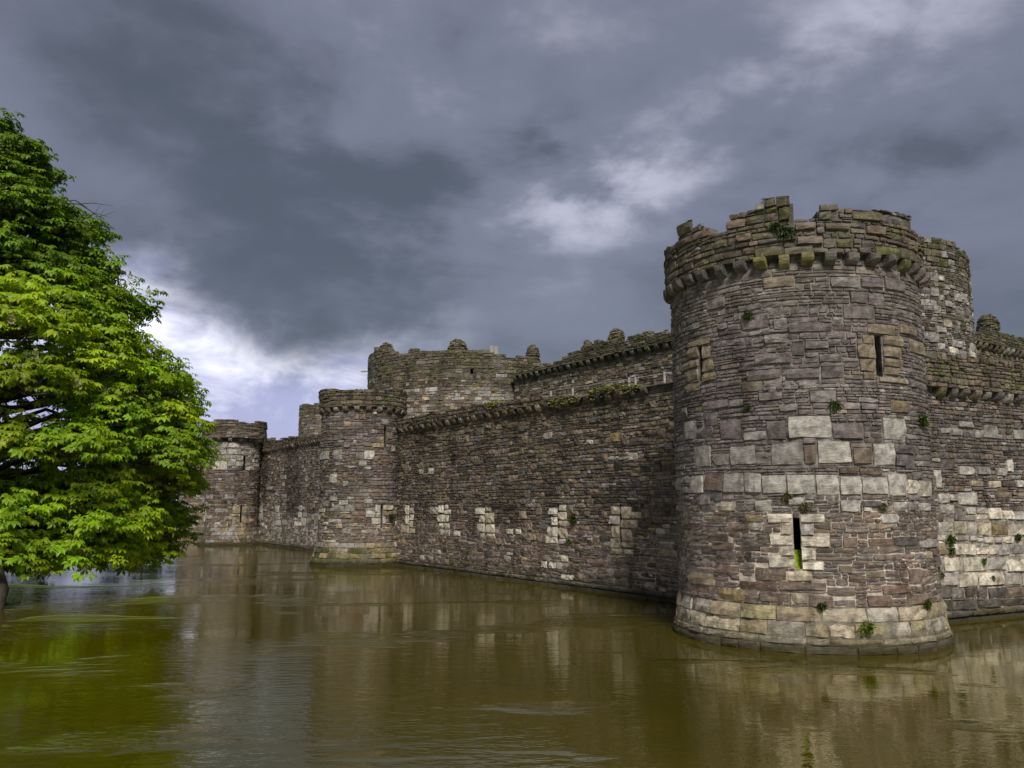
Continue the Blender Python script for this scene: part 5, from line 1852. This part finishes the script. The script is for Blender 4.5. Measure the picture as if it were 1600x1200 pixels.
def build_chestnut():
    rs = np.random.RandomState(17)
    ax = np.array([-25.6, 38.0])
    base = np.array([ax[0], ax[1], 1.0])
    root = thing('horse_chestnut_tree', base, 'large leafy horse chestnut tree overhanging the water at the left', 'tree')
    prof_z = np.array([0.3, 1.2, 3.0, 5.0, 8.4, 10.4, 13.3, 16.6, 19.0, 21.0, 22.6, 23.2])
    prof_r = np.array([8.8, 9.3, 9.9, 10.2, 10.1, 8.9, 6.5, 4.6, 3.1, 1.9, 0.7, 0.2])
    Rz = lambda z: np.interp(z, prof_z, prof_r)
    temps = [palmate_template(np.random.RandomState(k), nl) for k, nl in enumerate((7, 6, 6, 5))]
    # pads of foliage on the crown's shell, each fed by a limb
    pads = []
    tries = 0
    cam_az = math.atan2(EYE[1] - ax[1], EYE[0] - ax[0])
    while len(pads) < 150 and tries < 30000:
        tries += 1
        z = rs.uniform(1.3, 22.4)
        a = rs.uniform(-math.pi, math.pi)
        rel = (a - cam_az + math.pi) % (2 * math.pi) - math.pi
        if not (-0.6 < rel < 2.3) and rs.uniform() < 0.75:
            continue
        br = rs.uniform(1.2, 2.5) * (1.0 if z < 16 else 0.72)
        rr = max(0.0, Rz(z) + 0.25 - br * rs.uniform(0.15, 1.0)) * (0.92 + 0.12 * vn(a * 2.0 + 9, z * 0.3, 8))
        p = np.array([ax[0] + rr * math.cos(a), ax[1] + rr * math.sin(a), z])
        gapf = 0.74 if z > 3 else 0.5
        if any(((p - q[0]) ** 2 @ np.array((1, 1, 2.0))) ** 0.5 < gapf * (br + q[4]) * 0.8 for q in pads):
            continue
        pads.append((p, np.array([math.cos(a), math.sin(a), 0.0]), rr, z, br))
    leaves = []          # (pos, frame, size, col, template)
    twigs_V, twigs_F = [], []

    def tube(pts, rads, sides=5):
        V, F = tube_arrays(pts, rads, sides)
        k = len(twigs_V)
        twigs_V.extend(V)
        twigs_F.extend([tuple(q + k for q in f) for f in F])

    def whorl(tip, out, nleaf, size, tint):
        a0 = rs.uniform(0, 6.28)
        for i in range(nleaf):
            a = a0 + 2 * math.pi * i / nleaf + rs.uniform(-0.4, 0.4)
            d = np.array([math.cos(a), math.sin(a), 0]) + out * 0.55
            d[2] = rs.uniform(-0.85, 0.0)
            d /= np.linalg.norm(d)
            up = np.array([0, 0, 1.0]) + out * 0.75 + rs.normal(0, 0.2, 3)
            fr = frame_from(d, up)
            sz = size * rs.uniform(0.75, 1.2)
            pos = tip + d * sz * 0.42
            c = np.array((0.225, 0.345, 0.006)) * rs.uniform(0.75, 1.2) * tint
            c[0] *= rs.uniform(0.78, 1.1)
            leaves.append((pos, fr, sz, c, rs.randint(len(temps))))

    trunk_top = np.array([ax[0] + 0.4, ax[1], 17.0])
    for (p, out, rr, z, br) in pads:
        nw = int(31 * br * br)
        tint = np.array((1, 1, 1.0)) * rs.uniform(0.75, 1.15)
        yellow = rs.uniform()
        if yellow < 0.5 and z < 12:
            tint = tint * np.array((1.28, 1.12, 1.0))
        if z > 13:  # deeper shade of the upper crown painted into the leaf colour
            tint = tint * np.array((0.66, 0.72, 1.0))
        side = np.array([-out[1], out[0], 0])
        hub = p - out * 0.3 - np.array([0, 0, 0.25 * br])
        hub[2] = max(hub[2], 1.6)
        sq = rs.uniform(0.55, 0.95)
        for k in range(nw):
            q = rs.normal(0, 1, 3)
            q /= np.linalg.norm(q)
            if q[2] < -0.25:
                q[2] = -q[2] * 0.5
            lump_ = 0.70 + 0.50 * vn(q[0] * 2.2 + z, q[1] * 2.2 + q[2] * 1.7, 12)
            rad = br * lump_ * (1.0 - abs(rs.normal(0, 0.13)))
            if rs.uniform() < 0.05:
                rad = br * rs.uniform(1.05, 1.4)
            tip = p + np.array([q[0] * rad, q[1] * rad, q[2] * rad * sq - 0.10 * (q[0] ** 2 + q[1] ** 2) * br])
            if tip[2] < 0.55:
                tip[2] = 0.55 + rs.uniform(0, 0.4)
            oo = np.array([q[0], q[1], 0.0]) + out * 0.4
            oo /= np.linalg.norm(oo) + 1e-6
            whorl(tip, oo, rs.randint(3, 6), rs.uniform(0.40, 0.64), tint * rs.uniform(0.8, 1.2))
            if rs.uniform() < 0.22:
                mid = (tip + hub) / 2 + rs.normal(0, 0.12, 3)
                tube([hub, mid, tip], [0.03, 0.02, 0.008], 4)
        # limb from the trunk
        zt = np.clip(z * 0.72 + 0.6, 2.2, 17.0)
        st = np.array([ax[0] + 0.02 * zt, ax[1], zt])
        mid = st * 0.5 + hub * 0.5 + np.array([0, 0, 0.9]) + rs.normal(0, 0.35, 3)
        if True:
            tube([st, st * 0.75 + mid * 0.25 + rs.normal(0, 0.2, 3), mid, hub * 0.6 + mid * 0.4 + rs.normal(0, 0.2, 3), hub], [0.16, 0.13, 0.09, 0.06, 0.03], 6)
    # inner leaves so the crown is dense but not closed
    for i in range(500):
        z = rs.uniform(3.0, 21)
        a = rs.uniform(-math.pi, math.pi)
        rr = Rz(z) * math.sqrt(rs.uniform(0.15, 0.75))
        tip = np.array([ax[0] + rr * math.cos(a), ax[1] + rr * math.sin(a), z])
        whorl(tip, np.array([math.cos(a), math.sin(a), 0]), 4, 0.62, np.array((0.85, 0.9, 1.0)))
    # bare twigs at the right edge near the top
    for (px, py) in ((178, 322), (172, 340), (165, 352), (181, 330)):
        d = ray(px, py)
        e = EYE + d * (37.5 / d[1])
        s = e + np.array([-3.6, 0.6, 0.3 + rs.uniform(-0.5, 0.5)])
        m = s * 0.5 + e * 0.5 + rs.normal(0, 0.22, 3)
        m2 = s * 0.2 + e * 0.8 + rs.normal(0, 0.14, 3)
        tube([s, m, m2, e], [0.04, 0.026, 0.016, 0.006], 4)
        tube([m2, m2 + np.array([0.35, 0, 0.3]) + rs.normal(0, 0.1, 3)], [0.014, 0.005], 4)
        tube([m, m + np.array([0.5, 0.1, -0.4]) + rs.normal(0, 0.1, 3)], [0.018, 0.006], 4)
    # trunk
    tv, tf = tube_arrays([base + np.array([0, 0, -0.6]), base + np.array([0, 0, 0.3]), base + np.array([0.05, 0, 2.0]), base + np.array([0.1, 0, 6.0]), base + np.array([0.3, 0, 11.0]), trunk_top, trunk_top + np.array([0, 0, 4.5])],
                         [1.15, 0.85, 0.68, 0.58, 0.42, 0.24, 0.05], 14)
    link('trunk', mesh_from('trunk', np.array(tv) - base, np.array(tf), M_BARK, smooth=True), root)
    # a second stem leaning out from the bank edge
    q0 = on_water(-20, 955) + np.array([0, 0, -0.5])
    lean = [q0, q0 + np.array([0.12, 0.3, 1.2]), q0 + np.array([-0.9, 1.2, 2.6]), q0 + np.array([-3.0, 3.0, 4.4]), q0 + np.array([-5.0, 5.0, 6.5])]
    lv, lf_ = tube_arrays(lean, [0.42, 0.34, 0.27, 0.2, 0.08], 10)
    link('leaning_stem', mesh_from('leaning_stem', np.array(lv) - base, np.array(lf_), M_BARK, smooth=True), root)
    link('branches', mesh_from('branches', np.array(twigs_V) - base, np.array(twigs_F), M_BARK, smooth=True), root)
    # 300 leaves that show largest become objects, the rest one crown
    pos = np.array([l[0] for l in leaves])
    px, py, f = to_px(pos)
    dist = np.linalg.norm(pos - EYE, axis=1)
    facing = np.array([abs((l[1][:, 2] * (EYE - l[0]) / np.linalg.norm(EYE - l[0])).sum()) for l in leaves])
    sc = np.where((px > 4) & (px < 1600) & (py > 0) & (py < 1190), np.array([l[2] for l in leaves]) / dist * (0.3 + facing) * (dist < 31), 0)
    order = np.argsort(-sc)[:290]
    order = [i for i in order if sc[i] > 0]
    pick = np.zeros(len(leaves), bool)
    pick[order] = True
    V, F, C = [], [], []
    off = 0
    for i, (p, fr, sz, c, t) in enumerate(leaves):
        if pick[i]:
            continue
        tv_, tf_ = temps[t]
        V.append(tv_ @ fr.T * sz + p)
        F.append(tf_ + off)
        C.append(np.tile(c, (len(tv_), 1)))
        off += len(tv_)
    crown = link('crown', mesh_from('crown', np.concatenate(V) - base, np.concatenate(F), M_LEAF, np.concatenate(C)), root, kind='stuff')
    cols = [np.array((0.225, 0.345, 0.006)) * k for k in (0.85, 1.0, 1.15)]
    lm = [[mesh_from('leaf', tv_, tf_, M_LEAF, np.tile(c, (len(tv_), 1))) for c in cols] for (tv_, tf_) in temps]
    for i in order:
        p, fr, sz, c, t = leaves[i]
        ci = int(np.argmin([abs(c[1] - q[1]) for q in cols]))
        o = link('leaf', lm[t][ci], crown)
        M = Matrix(np.vstack([np.hstack([fr * sz, (p - base)[:, None]]), [0, 0, 0, 1]]).tolist())
        o.matrix_local = M
    # flower candles
    for k, (qx, qy) in enumerate(((14, 516), (22, 512), (172, 392), (205, 440), (232, 466), (258, 497), (280, 510), (60, 560), (120, 610))):
        d = ray(qx, qy)
        # nearest leaf in that direction
        j = int(np.argmin((px - qx) ** 2 + (py - qy) ** 2 + (dist * 6) ** 2 * 0.02))
        p = pos[j] + np.array([0, 0, 0.1])
        V, F = [], []
        for i in range(40):
            h = (i / 40) ** 0.9
            rad = 0.11 * (1 - h) + 0.015
            a = i * 2.4
            c = np.array([rad * math.cos(a), rad * math.sin(a), 0.42 * h])
            kk = len(V)
            s = 0.035
            V += [c + rs.normal(0, s, 3) for _ in range(4)]
            F.append((kk, kk + 1, kk + 2, kk + 3))
        link('flower_candle', mesh_from('flower_candle', np.array(V), np.array(F), M_LEAF, np.tile((0.42, 0.40, 0.22), (len(V), 1))), root, p - base)


build_chestnut()


# ------------------------------------------------------------------ far trees on the meadow
def far_tree(x, y, h, r, seed, label):
    rs = np.random.RandomState(seed)
    g = 1.2 + max(0, (y - 112)) * 0.012
    base = np.array([x, y, g])
    root = thing('distant_tree', base, label, 'tree', 'trees on the far bank')
    tv, tf = tube_arrays([(0, 0, -0.5), (0, 0, h * 0.3), (0.1, 0, h * 0.85)], [0.35, 0.28, 0.06], 7)
    link('trunk', mesh_from('trunk', np.array(tv), np.array(tf), M_BARK, smooth=True), root)
    V, F, C = [], [], []
    for k in range(26):
        a = rs.uniform(0, 6.28)
        zz = rs.uniform(0.2, 0.95)
        q = r * math.sqrt(max(0.05, 1 - ((zz - 0.5) / 0.52) ** 2)) * rs.uniform(0.4, 0.9)
        c = np.array([q * math.cos(a), q * math.sin(a), h * zz])
        cl = np.array((0.055, 0.085, 0.018)) * rs.uniform(0.6, 1.3)
        for i in range(90):
            d = rs.normal(0, 1, 3)
            d /= np.linalg.norm(d)
            p = c + d * r * 0.36 * rs.uniform(0.6, 1.05) * np.array([1, 1, 0.8])
            e = rs.normal(0, 1, (2, 3)) * 0.2
            k0 = len(V)
            V += [p - e[0], p + e[1], p + e[0], p - e[1]]
            F.append((k0, k0 + 1, k0 + 2, k0 + 3))
            C += [cl * rs.uniform(0.8, 1.2)] * 4
    link('crown', mesh_from('crown', np.array(V), np.array(F), M_LEAF, np.array(C)), root, kind='stuff')


for i, (x, y, h, r, lab) in enumerate(((-62, 150, 10, 5.5, 'dark tree on the far bank beside the most distant tower'), (-72, 160, 12, 6, 'tall dark tree on the far bank behind the chestnut leaves'),
                                       (-84, 152, 9, 5, 'low rounded tree on the far bank near the left border'), (-98, 165, 13, 6.5, 'broad tree on the far meadow at the left border'),
                                       (-54, 172, 9, 5, 'small tree just left of the most distant tower'))):
    far_tree(x, y, h, r, 500 + i, lab)
